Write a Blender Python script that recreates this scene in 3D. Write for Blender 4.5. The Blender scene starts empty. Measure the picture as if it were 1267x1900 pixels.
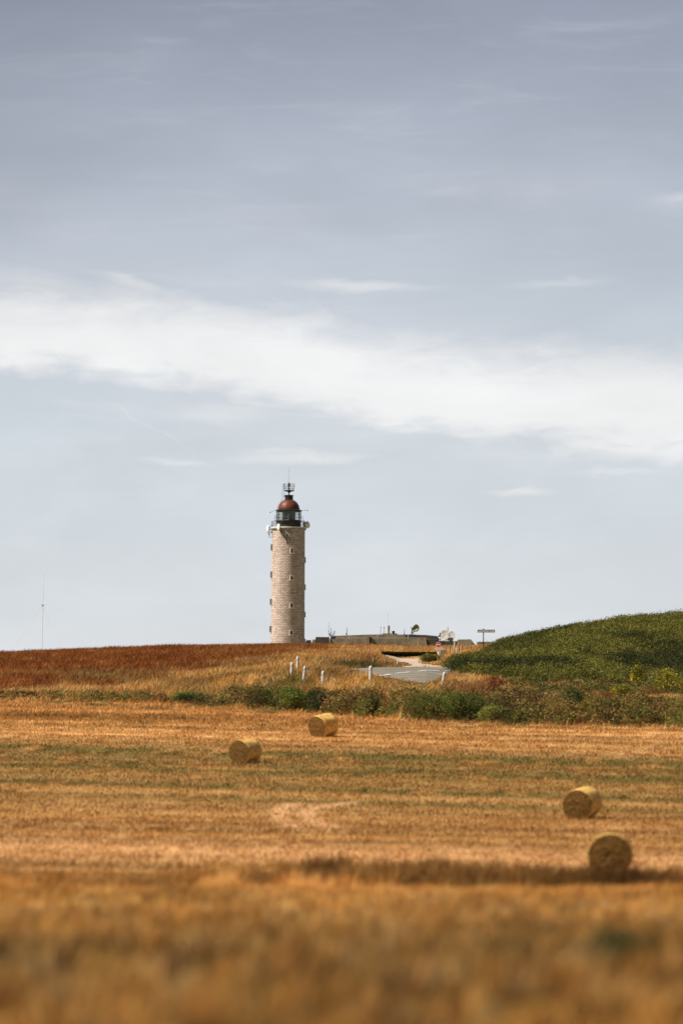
import bpy, math, random
import numpy as np
from mathutils import Vector, Matrix

random.seed(7)
RNG = np.random.default_rng(11)
S = bpy.context.scene
C = S.collection
R = math.radians

# ------------------------------------------------------------------ camera
F, CX, HR = 7125.0, 633.5, 1400.0            # focal length in photo pixels, centre column, horizon row
cam = bpy.data.cameras.new('camera')
camo = bpy.data.objects.new('camera', cam)
C.objects.link(camo)
camo.location = (0, 0, 0)
camo.rotation_euler = (R(90), 0, 0)
cam.sensor_fit = 'VERTICAL'
cam.sensor_height = 36
cam.sensor_width = 24
cam.lens = 135
cam.shift_y = 450 / 1900
cam.clip_start = 0.5
cam.clip_end = 20000
cam.dof.use_dof = True
cam.dof.focus_distance = 400
cam.dof.aperture_fstop = 0.76
S.camera = camo

# ------------------------------------------------------------------ exposure
S.view_settings.view_transform = 'Standard'
S.view_settings.look = 'None'
S.view_settings.exposure = 0.4
S.view_settings.gamma = 1

# ------------------------------------------------------------------ sun
SUN_EL = 50.0
SUN_AZ = 256.0                                # clockwise from +Y
el, az = R(SUN_EL), R(SUN_AZ)
sdir = Vector((math.sin(az) * math.cos(el), math.cos(az) * math.cos(el), math.sin(el)))
sl = bpy.data.lights.new('sun', 'SUN')
sl.energy = 5.0
sl.angle = R(0.53)
sl.color = (1.0, 0.92, 0.79)
so = bpy.data.objects.new('sun', sl)
so.rotation_euler = sdir.to_track_quat('Z', 'Y').to_euler()
so.location = (-60, 200, 120)
C.objects.link(so)

def lin(r, g, b):
    f = lambda c: (c / 255) / 12.92 if c / 255 <= 0.04045 else ((c / 255 + 0.055) / 1.055) ** 2.4
    return (f(r), f(g), f(b))

# ------------------------------------------------------------------ world: Nishita sky behind thin high cloud
W = bpy.data.worlds.new('World')
S.world = W
W.use_nodes = True
nt = W.node_tree
nt.nodes.clear()

class NX:
    """tiny expression helper over shader math nodes"""
    def __init__(s, nt): s.nt = nt
    def m(s, op, *a, clamp=False):
        n = s.nt.nodes.new('ShaderNodeMath'); n.operation = op; n.use_clamp = clamp
        for i, v in enumerate(a):
            if isinstance(v, (int, float)): n.inputs[i].default_value = v
            else: s.nt.links.new(v, n.inputs[i])
        return n.outputs[0]
    def sm(s, v, a, b):
        n = s.nt.nodes.new('ShaderNodeMapRange'); n.interpolation_type = 'SMOOTHSTEP'
        s.nt.links.new(v, n.inputs[0]); n.inputs[1].default_value = a; n.inputs[2].default_value = b
        n.inputs[3].default_value = 0; n.inputs[4].default_value = 1
        return n.outputs[0]
    def comb(s, x, y, z=0.0):
        n = s.nt.nodes.new('ShaderNodeCombineXYZ')
        for i, v in enumerate((x, y, z)):
            if isinstance(v, (int, float)): n.inputs[i].default_value = v
            else: s.nt.links.new(v, n.inputs[i])
        return n.outputs[0]
    def noise(s, vec, scale, detail=4, rough=0.5, dist=0.0):
        n = s.nt.nodes.new('ShaderNodeTexNoise')
        n.inputs['Scale'].default_value = scale; n.inputs['Detail'].default_value = detail
        n.inputs['Roughness'].default_value = rough; n.inputs['Distortion'].default_value = dist
        s.nt.links.new(vec, n.inputs['Vector'])
        return n.outputs['Fac']
    def mix(s, f, a, b):
        n = s.nt.nodes.new('ShaderNodeMix'); n.data_type = 'RGBA'
        for sock, v in ((n.inputs[0], f), (n.inputs[6], a), (n.inputs[7], b)):
            if isinstance(v, (int, float)): sock.default_value = v
            elif isinstance(v, tuple): sock.default_value = (*v[:3], 1)
            else: s.nt.links.new(v, sock)
        return n.outputs[2]
    def curve(s, v, pts):
        n = s.nt.nodes.new('ShaderNodeFloatCurve')
        c = n.mapping.curves[0]
        while len(c.points) < len(pts): c.points.new(0.5, 0.5)
        for p, (a, b) in zip(c.points, pts): p.location = (a, b)
        n.mapping.update()
        s.nt.links.new(v, n.inputs['Value'])
        return n.outputs[0]

x = NX(nt)
tc = nt.nodes.new('ShaderNodeTexCoord')
sep = nt.nodes.new('ShaderNodeSeparateXYZ')
nt.links.new(tc.outputs['Generated'], sep.inputs[0])
azi = x.m('MULTIPLY', x.m('ARCTAN2', sep.outputs[0], sep.outputs[1]), 7.125)     # azimuth
ele = x.m('MULTIPLY', x.m('ARCSINE', sep.outputs[2]), 7.125)                    # elevation
sky = nt.nodes.new('ShaderNodeTexSky')
sky.sky_type = 'NISHITA'
sky.sun_disc = False
sky.sun_elevation = el
sky.sun_rotation = az
cr = nt.nodes.new('ShaderNodeValToRGB')
nt.links.new(x.m('DIVIDE', ele, 11.2), cr.inputs[0])
stops = [(0.0, (219, 222, 227)), (.2, (218, 222, 227)), (.4, (212, 218, 224)), (.55, (206, 213, 220)), (.8, (193, 200, 210)),
         (1.0, (184, 190, 202)), (1.2, (168, 174, 188)), (1.4, (147, 153, 168)), (2.2, (104, 112, 134)), (8.0, (80, 94, 124))]
E = cr.color_ramp.elements
while len(E) < len(stops): E.new(0.5)
for e, (p, c) in zip(E, stops):
    e.position = p / 11.2
    e.color = (*lin(*c), 1)
big = x.noise(x.comb(x.m('MULTIPLY', azi, 1.0), x.m('MULTIPLY', ele, 2.6)), 1.6, 5, 0.55, 0.3)
fib = x.noise(x.comb(x.m('MULTIPLY', azi, 1.0), x.m('MULTIPLY', ele, 7.0)), 3.0, 6, 0.6, 0.6)
fine = x.noise(x.comb(x.m('MULTIPLY', azi, 1.0), x.m('MULTIPLY', ele, 3.2)), 7.0, 6, 0.62, 0.5)
wob = x.m('ADD', x.m('MULTIPLY', x.m('SUBTRACT', big, 0.5), 0.16), x.m('MULTIPLY', x.m('SUBTRACT', fine, 0.5), 0.10))
ew = x.m('ADD', ele, wob)
ta = x.m('ADD', x.m('DIVIDE', azi, 2.534), 0.5, clamp=True)       # 0.25 .. 0.75 over the picture's azimuths
px_t = lambda p: 0.25 + p / 1267 * 0.5
top = x.curve(ta, [(0, .93), (px_t(0), .865), (px_t(300), .845), (px_t(560), .82), (px_t(700), .785), (px_t(850), .760), (px_t(1267), .735), (1, .70)])
bot = x.curve(ta, [(0, .74), (px_t(0), .715), (px_t(300), .69), (px_t(450), .655), (px_t(700), .61), (px_t(900), .578), (px_t(1267), .545), (1, .52)])
mt = x.sm(x.m('SUBTRACT', top, ew), -0.05, 0.085)
mb = x.sm(x.m('SUBTRACT', ew, bot), -0.03, 0.045)
band = x.m('MULTIPLY', mt, mb)
band = x.m('MULTIPLY', band, x.m('ADD', 0.83, x.m('MULTIPLY', fib, 0.34)), clamp=True)
def wisp(px, row, a, b, amp, tilt=0.0):
    x0, r0 = (px - CX) / 1000, (HR - row) / 1000
    ex = x.m('DIVIDE', x.m('SUBTRACT', azi, x0), a / 1000)
    rr = x.m('SUBTRACT', x.m('ADD', ele, x.m('MULTIPLY', x.m('SUBTRACT', fine, 0.5), 0.05)), r0)
    if tilt: rr = x.m('ADD', rr, x.m('MULTIPLY', x.m('SUBTRACT', azi, x0), tilt))
    ey = x.m('DIVIDE', rr, b / 1000)
    g = x.m('EXPONENT', x.m('MULTIPLY', x.m('ADD', x.m('MULTIPLY', ex, ex), x.m('MULTIPLY', ey, ey)), -1.0))
    return x.m('MULTIPLY', g, amp)
ws = [wisp(660, 538, 130, 11, .5), wisp(250, 535, 70, 14, .5, .25), wisp(1030, 532, 90, 9, .25), wisp(330, 858, 60, 7, .5),
      wisp(560, 848, 130, 13, .6), wisp(965, 916, 55, 8, .6), wisp(1140, 880, 90, 7, .4), wisp(1260, 380, 50, 12, .3),
      wisp(80, 530, 150, 25, .4, .1), wisp(960, 350, 200, 30, .10), wisp(280, 795, 115, 3.0, .22, .55), wisp(420, 770, 120, 20, .35), wisp(700, 700, 700, 170, .22, .15)]
tot = band
for w_ in ws: tot = x.m('MAXIMUM', tot, x.m('MULTIPLY', w_, x.m('ADD', .55, x.m('MULTIPLY', fib, .9))))
thin = x.m('MULTIPLY', x.sm(fib, 0.50, 0.80), 0.12)
tot = x.m('ADD', tot, thin, clamp=True)
veil = x.mix(tot, cr.outputs[0], lin(243, 242, 242))
shade = x.m('ADD', 0.93, x.m('MULTIPLY', x.sm(big, 0.3, 0.7), 0.11))
gl = x.m('SUBTRACT', x.m('ADD', 0.84, x.m('MULTIPLY', x.sm(azi, -0.75, -0.1), 0.16)), x.m('MULTIPLY', x.sm(azi, 0.2, 0.8), 0.05))
hi = x.sm(ele, 0.55, 1.35)
side = x.m('SUBTRACT', 1.0, x.m('MULTIPLY', hi, x.m('SUBTRACT', 1.0, gl)))
# unseen sky away from the view is dimmed to weaken fill light on shaded sides
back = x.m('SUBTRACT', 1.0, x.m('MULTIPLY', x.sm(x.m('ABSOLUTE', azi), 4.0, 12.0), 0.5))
vm = nt.nodes.new('ShaderNodeVectorMath'); vm.operation = 'SCALE'
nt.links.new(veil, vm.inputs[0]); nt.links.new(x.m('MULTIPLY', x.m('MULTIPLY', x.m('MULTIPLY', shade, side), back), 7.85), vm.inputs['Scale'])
fin = x.mix(0.92, sky.outputs[0], vm.outputs[0])
bg = nt.nodes.new('ShaderNodeBackground')
bg.inputs['Strength'].default_value = 0.1
nt.links.new(fin, bg.inputs['Color'])
wo = nt.nodes.new('ShaderNodeOutputWorld')
nt.links.new(bg.outputs[0], wo.inputs[0])

# ------------------------------------------------------------------ numpy noise
def _h(ix, iy, seed):
    n = (ix.astype(np.int64) * 374761393 + iy.astype(np.int64) * 668265263 + seed * 1442695041) & 0xffffffff
    n = ((n ^ (n >> 13)) * 1274126177) & 0xffffffff
    return ((n ^ (n >> 16)) & 0xffff) / 65535.0
def vn(a, b, seed=0):
    a = np.asarray(a, float); b = np.asarray(b, float)
    i, j = np.floor(a), np.floor(b)
    u, v = a - i, b - j
    u = u * u * (3 - 2 * u); v = v * v * (3 - 2 * v)
    return (_h(i, j, seed) * (1 - u) + _h(i + 1, j, seed) * u) * (1 - v) + (_h(i, j + 1, seed) * (1 - u) + _h(i + 1, j + 1, seed) * u) * v
def fbm(a, b, seed=0, oct=4):
    a = np.asarray(a, float); b = np.asarray(b, float)
    t, amp, s = 0, 0.5, 0
    for k in range(oct):
        t = t + amp * vn(a * 2 ** k, b * 2 ** k, seed + k * 17); s += amp; amp *= 0.5
    return t / s
def sst(v, a, b):
    t = np.clip((v - a) / (b - a), 0, 1)
    return t * t * (3 - 2 * t)

# ------------------------------------------------------------------ terrain height
def row2z(row, Y): return (HR - row) / F * Y
NEAR = [(0, -1.75), (20, -1.95), (30, -2.1), (60, -2.72), (84, -3.12), (87, -3.16), (91, -2.66), (94, -2.8), (99, -3.2), (107, -3.38), (130, -2.94), (152, -2.52), (195, -.41), (222, 1.03)]
COLS = {
    0:    [(250, 1331), (280, 1300), (300, 1285), (350, 1247), (420, 1216), (500, 1225)],
    300:  [(250, 1331), (275, 1304), (290, 1288), (350, 1242), (420, 1204), (500, 1210)],
    400:  [(250, 1331), (270, 1310), (290, 1287), (305, 1266), (350, 1237), (420, 1203), (500, 1207)],
    530:  [(240, 1342), (262, 1322), (280, 1282), (298, 1248), (305, 1244), (330, 1230), (420, 1202), (500, 1204)],
    600:  [(240, 1343), (258, 1328), (275, 1290), (292, 1252), (300, 1248), (312, 1244), (330, 1230), (360, 1217), (420, 1204), (500, 1201)],
    690:  [(252, 1335), (266, 1282), (276, 1258), (290, 1250), (312, 1240), (325, 1237), (345, 1223), (365, 1215), (420, 1207), (500, 1200)],
    740:  [(249, 1338), (262, 1276), (271, 1261), (290, 1249), (312, 1240), (330, 1236), (350, 1232), (400, 1227), (406, 1222), (420, 1211), (500, 1200)],
    790:  [(247, 1340), (260, 1275), (268, 1264), (290, 1248), (310, 1240), (350, 1231), (400, 1225), (406, 1222), (420, 1212), (500, 1201)],
    870:  [(244, 1345), (256, 1290), (262, 1281), (285, 1264), (305, 1248), (335, 1232), (400, 1210), (450, 1206), (500, 1204)],
    950:  [(242, 1345), (252, 1295), (257, 1288), (266, 1281), (285, 1270), (310, 1240), (345, 1200), (400, 1198), (500, 1206)],
    1050: [(240, 1348), (251, 1298), (258, 1288.5), (266, 1282), (286, 1269), (314, 1230), (352, 1174), (420, 1195), (500, 1206)],
    1150: [(238, 1350), (250, 1301), (260, 1291), (288, 1268), (317, 1222), (361, 1159), (435, 1192), (500, 1205)],
    1267: [(236, 1352), (250, 1303), (262, 1292), (290, 1268), (320, 1215), (370, 1147), (450, 1190), (500, 1205)],
}
FAR = {0: 16, 300: 18, 400: 18.6, 530: 19.6, 600: 19.8, 690: 19.8, 740: 19.8, 790: 19.8, 870: 19.5, 950: 19, 1050: 18.6, 1150: 18.3, 1267: 18}
CP = sorted(COLS)
CT = []
for c in CP:
    y0 = COLS[c][0][0]
    pts = [p for p in NEAR if p[0] < y0 - 5] + [(Y, row2z(r, Y)) for Y, r in COLS[c]] + [(760, FAR[c]), (1200, FAR[c] + 1), (3000, 18), (12000, -20)]
    CT.append((np.array([p[0] for p in pts], float), np.array([p[1] for p in pts], float)))
def zp(px, Y, detail=True):
    px, Y = np.broadcast_arrays(np.asarray(px, float), np.asarray(Y, float))
    Z = np.stack([np.interp(Y, a, b) for a, b in CT])
    t = np.clip(px, CP[0], CP[-1])
    i = np.clip(np.searchsorted(CP, t, side='right') - 1, 0, len(CP) - 2)
    a = np.array(CP, float)
    f = (t - a[i]) / (a[i + 1] - a[i])
    z = np.take_along_axis(Z, i[None], 0)[0] * (1 - f) + np.take_along_axis(Z, i[None] + 1, 0)[0] * f
    if detail:
        X = (px - CX) / F * Y
        rough = 0.05 + 0.25 * sst(Y, 240, 300) * (1 - 0.9 * roadness(px, Y))
        z = z + (fbm(X / 2.6 + 50, Y / 4.0, 3, 3) - 0.5) * rough
        # the grassy rise in front of the stubble fades towards the left
        z = z - np.exp(-((Y - 92) / 3.0) ** 2) * (.17 * sst(px, 650, 1150) + 0.30 * sst(-px, -560, -250) + .12 * (fbm(X / 2.2, 0 * Y, 19, 2) - .4))
    return z
def inpoly(px, Y, poly):
    px, Y = np.broadcast_arrays(np.asarray(px, float), np.asarray(Y, float))
    ins = np.zeros(px.shape, bool)
    n = len(poly)
    for k in range(n):
        x1, y1 = poly[k]; x2, y2 = poly[(k + 1) % n]
        c = (y1 > Y) != (y2 > Y)
        with np.errstate(divide='ignore', invalid='ignore'):
            xi = (x2 - x1) * (Y - y1) / (y2 - y1 + 1e-12) + x1
        ins ^= c & (px < xi)
    return ins
# outlines on the ground (column of sight, distance)
ROAD = [(632, 307), (652, 298), (672, 287), (690, 279.5), (750, 268), (786, 263), (800, 266), (812, 274), (828, 288), (846, 303), (846, 312), (745, 313), (690, 311), (640, 309)]
DRIVE = [(742, 313.5), (845, 312.5), (836, 318), (800, 326), (781, 340), (779, 404), (742, 406), (716, 407), (716, 400), (738, 372), (752, 350), (764, 332), (756, 322)]
LANE = [(918, 259), (1000, 256.2), (1070, 255.2), (1125, 255.6), (1090, 258.2), (1000, 260.6), (925, 264.3)]
def roadness(px, Y): return (inpoly(px, Y, ROAD) | inpoly(px, Y, LANE) | inpoly(px, Y, DRIVE)).astype(float)
def gz(xw, Y): return zp(CX + F * np.asarray(xw) / np.asarray(Y), Y)
def at(px, Y):
    xw = (px - CX) / F * Y
    return Vector((xw, Y, float(zp(px, Y))))
def edgeY(px): return np.interp(px, [0, 300, 400, 530, 600, 690, 790, 870, 950, 1267], [280, 275, 270, 262, 258, 252, 247, 244, 242, 236])

# ------------------------------------------------------------------ materials
def mat(name, col, rough=0.8, metal=0.0, noise=None, bump=None, spec=0.3):
    m = bpy.data.materials.new(name)
    m.use_nodes = True
    n = m.node_tree
    b = n.nodes['Principled BSDF']
    b.inputs['Roughness'].default_value = rough
    b.inputs['Metallic'].default_value = metal
    b.inputs['Specular IOR Level'].default_value = spec
    b.inputs['Base Color'].default_value = (*col, 1)
    X = NX(n)
    if noise or bump:
        t = n.nodes.new('ShaderNodeTexCoord')
    if noise:
        sc, col2, lo, hi_ = noise
        f = X.noise(t.outputs['Object'], sc, 6, 0.65)
        n.links.new(X.mix(X.sm(f, lo, hi_), tuple(col), tuple(col2)), b.inputs['Base Color'])
    if bump:
        sc, st, dist = bump
        bn = n.nodes.new('ShaderNodeBump'); bn.inputs['Strength'].default_value = st; bn.inputs['Distance'].default_value = dist
        n.links.new(X.noise(t.outputs['Object'], sc, 6, 0.6), bn.inputs['Height'])
        n.links.new(bn.outputs[0], b.inputs['Normal'])
    return m
def vegmat(name, trans=0.25):
    m = bpy.data.materials.new(name)
    m.use_nodes = True
    n = m.node_tree
    b = n.nodes['Principled BSDF']
    b.inputs['Roughness'].default_value = 0.85
    b.inputs['Specular IOR Level'].default_value = 0.15
    a = n.nodes.new('ShaderNodeAttribute'); a.attribute_name = 'Col'
    n.links.new(a.outputs['Color'], b.inputs['Base Color'])
    tr = n.nodes.new('ShaderNodeBsdfTranslucent')
    n.links.new(a.outputs['Color'], tr.inputs[0])
    mx = n.nodes.new('ShaderNodeMixShader'); mx.inputs[0].default_value = trans
    n.links.new(b.outputs[0], mx.inputs[1]); n.links.new(tr.outputs[0], mx.inputs[2])
    n.links.new(mx.outputs[0], n.nodes['Material Output'].inputs[0])
    return m
M_grass = vegmat('dry_blades', 0.3)
M_leaf = vegmat('leaves', 0.2)

# ground: colour attribute broken up by noise
M_ground = bpy.data.materials.new('soil_and_litter'); M_ground.use_nodes = True
n = M_ground.node_tree; X = NX(n); b = n.nodes['Principled BSDF']; b.inputs['Roughness'].default_value = 0.95; b.inputs['Specular IOR Level'].default_value = 0.1
a = n.nodes.new('ShaderNodeAttribute'); a.attribute_name = 'Col'
t = n.nodes.new('ShaderNodeTexCoord')
mp = n.nodes.new('ShaderNodeMapping'); mp.inputs['Scale'].default_value = (1, 1, 0.3); n.links.new(t.outputs['Object'], mp.inputs[0])
f1 = X.noise(mp.outputs[0], 6.0, 6, 0.7); f2 = X.noise(mp.outputs[0], 1.1, 4, 0.6)
k = X.m('ADD', X.m('MULTIPLY', f1, 0.7), X.m('MULTIPLY', f2, 0.5))
k = X.m('ADD', k, 0.38)
v = n.nodes.new('ShaderNodeVectorMath'); v.operation = 'SCALE'; n.links.new(a.outputs['Color'], v.inputs[0]); n.links.new(k, v.inputs['Scale'])
n.links.new(v.outputs[0], b.inputs['Base Color'])
bn = n.nodes.new('ShaderNodeBump'); bn.inputs['Strength'].default_value = 0.8; bn.inputs['Distance'].default_value = 0.08
n.links.new(f1, bn.inputs['Height']); n.links.new(bn.outputs[0], b.inputs['Normal'])

# ------------------------------------------------------------------ mesh helpers
def tag(o, label=None, cat=None, group=None, kind=None):
    if label: o['label'] = label
    if cat: o['category'] = cat
    if group: o['group'] = group
    if kind: o['kind'] = kind
    return o
def empty(name, loc, label, cat, group=None, rot=(0, 0, 0)):
    o = bpy.data.objects.new(name, None); C.objects.link(o)
    o.location = loc; o.rotation_euler = rot; o.empty_display_size = 0.3
    return tag(o, label, cat, group)
def np_mesh(name, V, Q, nper, cols, material, parent=None):
    """V (N,3), Q flat loop indices with nper per face, cols (N,3) per vertex"""
    me = bpy.data.meshes.new(name)
    me.vertices.add(len(V)); me.vertices.foreach_set('co', np.ascontiguousarray(V, np.float32).ravel())
    nf = len(Q) // nper
    me.loops.add(len(Q)); me.loops.foreach_set('vertex_index', np.ascontiguousarray(Q, np.int32).ravel())
    me.polygons.add(nf); me.polygons.foreach_set('loop_start', np.arange(nf, dtype=np.int32) * nper)
    me.update(calc_edges=True)
    if cols is not None:
        ca = me.color_attributes.new('Col', 'FLOAT_COLOR', 'POINT')
        c4 = np.ones((len(V), 4), np.float32); c4[:, :3] = cols
        ca.data.foreach_set('color', c4.ravel())
    me.materials.append(material)
    o = bpy.data.objects.new(name, me); C.objects.link(o)
    if parent: o.parent = parent
    return o
def blades(P, h, w, col, lean=0.25, wind=(0.15, 0.0), rng=RNG):
    """one curved blade (two triangles' worth) for each point"""
    N = len(P)
    th = rng.uniform(0, 2 * np.pi, N)
    d = np.stack([np.cos(th), np.sin(th), np.zeros(N)], 1) * (np.asarray(w)[:, None] / 2)
    L = np.stack([rng.normal(wind[0], lean, N), rng.normal(wind[1], lean, N)], 1) * np.asarray(h)[:, None]
    mid = P.copy(); mid[:, :2] += L * 0.35; mid[:, 2] += h * 0.55
    tip = P.copy(); tip[:, :2] += L; tip[:, 2] += h
    V = np.stack([P - d, P + d, mid + d * 0.85, tip, mid - d * 0.85], 1).reshape(-1, 3)
    base = (np.arange(N) * 5)[:, None]
    T = np.concatenate([base + [0, 1, 2], base + [0, 2, 4], base + [4, 2, 3]], 1).ravel()
    return V, T, np.repeat(col, 5, 0)
def leaves(Cn, s, col, rng=RNG, up=0.5):
    N = len(Cn)
    a = rng.normal(size=(N, 3)); a /= np.linalg.norm(a, axis=1)[:, None]
    nrm = rng.normal(size=(N, 3)); nrm[:, 2] = np.abs(nrm[:, 2]) + up
    bq = np.cross(nrm, a); bq /= np.linalg.norm(bq, axis=1)[:, None] + 1e-9
    aq = np.cross(bq, nrm); aq /= np.linalg.norm(aq, axis=1)[:, None] + 1e-9
    s = np.asarray(s)[:, None]
    V = np.stack([Cn - aq * s, Cn - bq * s * 0.55 + aq * s * .1, Cn + aq * s, Cn + bq * s * 0.55 + aq * s * .1], 1).reshape(-1, 3)
    Q = (np.arange(N)[:, None] * 4 + np.arange(4)).ravel()
    return V, Q, np.repeat(col, 4, 0)

class MB:
    def __init__(s): s.v = []; s.f = []
    def add(s, v, f, M=None):
        o = len(s.v)
        for p in v:
            p = Vector(p)
            s.v.append(tuple(M @ p if M else p))
        s.f += [tuple(i + o for i in q) for q in f]
        return s
    def box(s, c, d, M=None, taper=(1, 1), shear=0.0):
        x0, y0, z0 = c; dx, dy, dz = d[0] / 2, d[1] / 2, d[2] / 2
        v = [(x0 - dx, y0 - dy, z0 - dz), (x0 + dx, y0 - dy, z0 - dz), (x0 + dx, y0 + dy, z0 - dz), (x0 - dx, y0 + dy, z0 - dz)]
        tx, ty = taper
        v += [(x0 - dx * tx + shear, y0 - dy * ty, z0 + dz), (x0 + dx * tx + shear, y0 - dy * ty, z0 + dz), (x0 + dx * tx + shear, y0 + dy * ty, z0 + dz), (x0 - dx * tx + shear, y0 + dy * ty, z0 + dz)]
        return s.add(v, [(3, 2, 1, 0), (4, 5, 6, 7), (0, 1, 5, 4), (1, 2, 6, 5), (2, 3, 7, 6), (3, 0, 4, 7)], M)
    def tube(s, a, b_, r, r2=None, n=8):
        a, b_ = Vector(a), Vector(b_)
        r2 = r if r2 is None else r2
        d = (b_ - a).normalized()
        u = d.orthogonal().normalized(); w = d.cross(u)
        v = [a + (u * math.cos(2 * math.pi * k / n) + w * math.sin(2 * math.pi * k / n)) * r for k in range(n)]
        v += [b_ + (u * math.cos(2 * math.pi * k / n) + w * math.sin(2 * math.pi * k / n)) * r2 for k in range(n)]
        f = [(k, (k + 1) % n, n + (k + 1) % n, n + k) for k in range(n)] + [tuple(range(n - 1, -1, -1)), tuple(range(n, 2 * n))]
        return s.add(v, f)
    def path(s, pts, r, n=6):
        for p, q in zip(pts[:-1], pts[1:]): s.tube(p, q, r, n=n)
        return s
    def ring(s, R_, z, r, n=24, a0=0.0, a1=2 * math.pi, ctr=(0, 0)):
        m = n
        pts = [(ctr[0] + R_ * math.cos(a0 + (a1 - a0) * k / m), ctr[1] + R_ * math.sin(a0 + (a1 - a0) * k / m), z) for k in range(m + 1)]
        return s.path(pts, r, 5)
    def lathe(s, prof, n=32, M=None, cap=True):
        v = []; f = []
        for (r, z) in prof:
            v += [(r * math.cos(2 * math.pi * k / n), r * math.sin(2 * math.pi * k / n), z) for k in range(n)]
        for i in range(len(prof) - 1):
            f += [(i * n + k, i * n + (k + 1) % n, (i + 1) * n + (k + 1) % n, (i + 1) * n + k) for k in range(n)]
        if cap:
            f.append(tuple(range(n - 1, -1, -1))); f.append(tuple((len(prof) - 1) * n + k for k in range(n)))
        return s.add(v, f, M)
    def prism(s, poly, y0, y1, M=None):
        """outline in x,z pushed from y0 to y1 (poly counter-clockwise seen from -y)"""
        n = len(poly)
        v = [(p[0], y0, p[1]) for p in poly] + [(p[0], y1, p[1]) for p in poly]
        f = [tuple(range(n)), tuple(range(2 * n - 1, n - 1, -1))] + [(k, n + k, n + (k + 1) % n, (k + 1) % n) for k in range(n)]
        return s.add(v, f, M)
    def build(s, name, m, parent=None, smooth=False, bevel=0.0):
        me = bpy.data.meshes.new(name)
        me.from_pydata(s.v, [], s.f); me.update()
        if smooth:
            me.polygons.foreach_set('use_smooth', [len(p.vertices) <= 4 for p in me.polygons])
        me.materials.append(m)
        o = bpy.data.objects.new(name, me); C.objects.link(o)
        if bevel:
            bv = o.modifiers.new('bevel', 'BEVEL'); bv.width = bevel; bv.segments = 2; bv.limit_method = 'ANGLE'
        if parent: o.parent = parent
        return o

# ------------------------------------------------------------------ colours of the ground and what grows on it
def A(*c): return np.array(c)
STRAW = A(.48, .25, .082); STRAW_L = A(.68, .40, .16); STRAW_D = A(.30, .14, .035); OLIVE = A(.15, .115, .028); GREEN = A(.09, .11, .025)
def arcs(X_, Y):
    """pale curved wheel tracks"""
    m = np.zeros_like(X_)
    for pts in (((545, 1493), (523, 1503), (516, 1515), (530, 1528), (548, 1535)), ((645, 1491), (600, 1495), (572, 1503), (568, 1516), (588, 1528), (622, 1537))):
        P = []
        for (px, row) in pts:
            Yc = 152.0
            for _ in range(30): Yc += ((1400 - F * float(zp(px, Yc, False)) / Yc) - row) * 0.3
            P.append(((px - CX) / F * Yc, Yc))
        for (x1, y1), (x2, y2) in zip(P[:-1], P[1:]):
            d = np.array([x2 - x1, y2 - y1]); L = (d ** 2).sum()
            tt = np.clip(((X_ - x1) * d[0] + (Y - y1) * d[1]) / L, 0, 1)
            dd = np.hypot((X_ - x1 - tt * d[0]) * 1.0, (Y - y1 - tt * d[1]) * 0.35)
            m = np.maximum(m, np.exp(-(dd / 0.45) ** 2))
    return m
def stubble_col(X_, Y):
    s = Y + 0.5 * X_; t_ = X_ - 0.5 * Y
    n1 = fbm(s / 1.4, t_ / 26, 21, 3); n2 = fbm(s / 7, t_ / 40, 33, 3); n3 = fbm(X_ / 1.3, Y / 3.0, 44, 4)
    c = STRAW + (STRAW_L - STRAW) * sst(n1 * .5 + n3 * .5, .45, .75)[:, None] + (STRAW_D - STRAW) * sst(n2, .45, .8)[:, None] * .75
    c = c * (1 + 0.22 * sst(Y, 206, 226))[:, None]
    bands = .5 * np.sin(s / 1.05 + 2 * n2) + .5 * np.sin(s / 2.7 + 1.3 + 3 * fbm(t_ / 30, s / 50, 39, 2))
    c = c * (.88 + .22 * bands)[:, None]
    mid = np.exp(-((s - 172) / 22) ** 2)
    c = c + (A(.36, .20, .06) - c) * (mid * .45)[:, None]
    o = np.clip(np.exp(-((s - 201) / 5.5) ** 2) * .9 * sst(n3, .22, .5) + np.exp(-((s - 186) / 8) ** 2) * .9 * sst(n1 + n3, .70, 1.05) + np.exp(-((s - 171) / 2.2) ** 2) * .9 * sst(n3, .25, .5)
                + np.exp(-((s - 162) / 3) ** 2) * .6 * sst(n1, .35, .6) + np.exp(-((s - 135) / 3.0) ** 2) * .35 * sst(n1, .45, .7), 0, 1)
    c = c + (OLIVE - c) * o[:, None]
    g = np.exp(-((s - 201.5) / 1.2) ** 2) * sst(n3, .5, .75) * .25
    # green weeds in the stubble near the left edge of the hedge
    g = np.maximum(g, sst(fbm(X_ / 2.5, Y / 6, 71, 3), .60, .72) * .55 * sst(Y, 225, 245))
    c = c + (GREEN - c) * g[:, None]
    br = np.exp(-((s - 120) / 6.5) ** 2)
    c = c + (A(.72, .42, .19) - c) * (br * .65)[:, None]
    dk = np.exp(-((s - 143) / 5) ** 2) * .5 * sst(n1, .35, .7)
    c = c + (A(.33, .15, .045) - c) * dk[:, None]
    c = c + (A(.76, .47, .24) - c) * (arcs(X_, Y) * .75)[:, None]
    return c
def near_zone(X_, Y, px):
    row = 1400 - F * zp(px, Y, False) / Y - 60 * 30 / Y
    g = np.exp(-((row - 1778) / 26) ** 2) * sst(px, 760, 960) * sst(fbm(X_ / .35, Y / 2, 8, 3), .3, .6) * .85
    g2 = np.exp(-((row - 1782) / 18) ** 2) * np.exp(-((px - 1125) / 50) ** 2)
    w = np.clip(g + g2, 0, 1)
    c = A(.12, .085, .028) + (A(.035, .065, .018) - A(.12, .085, .028)) * np.clip(g2 * 1.4, 0, 1)[:, None]
    return w, c
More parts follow.
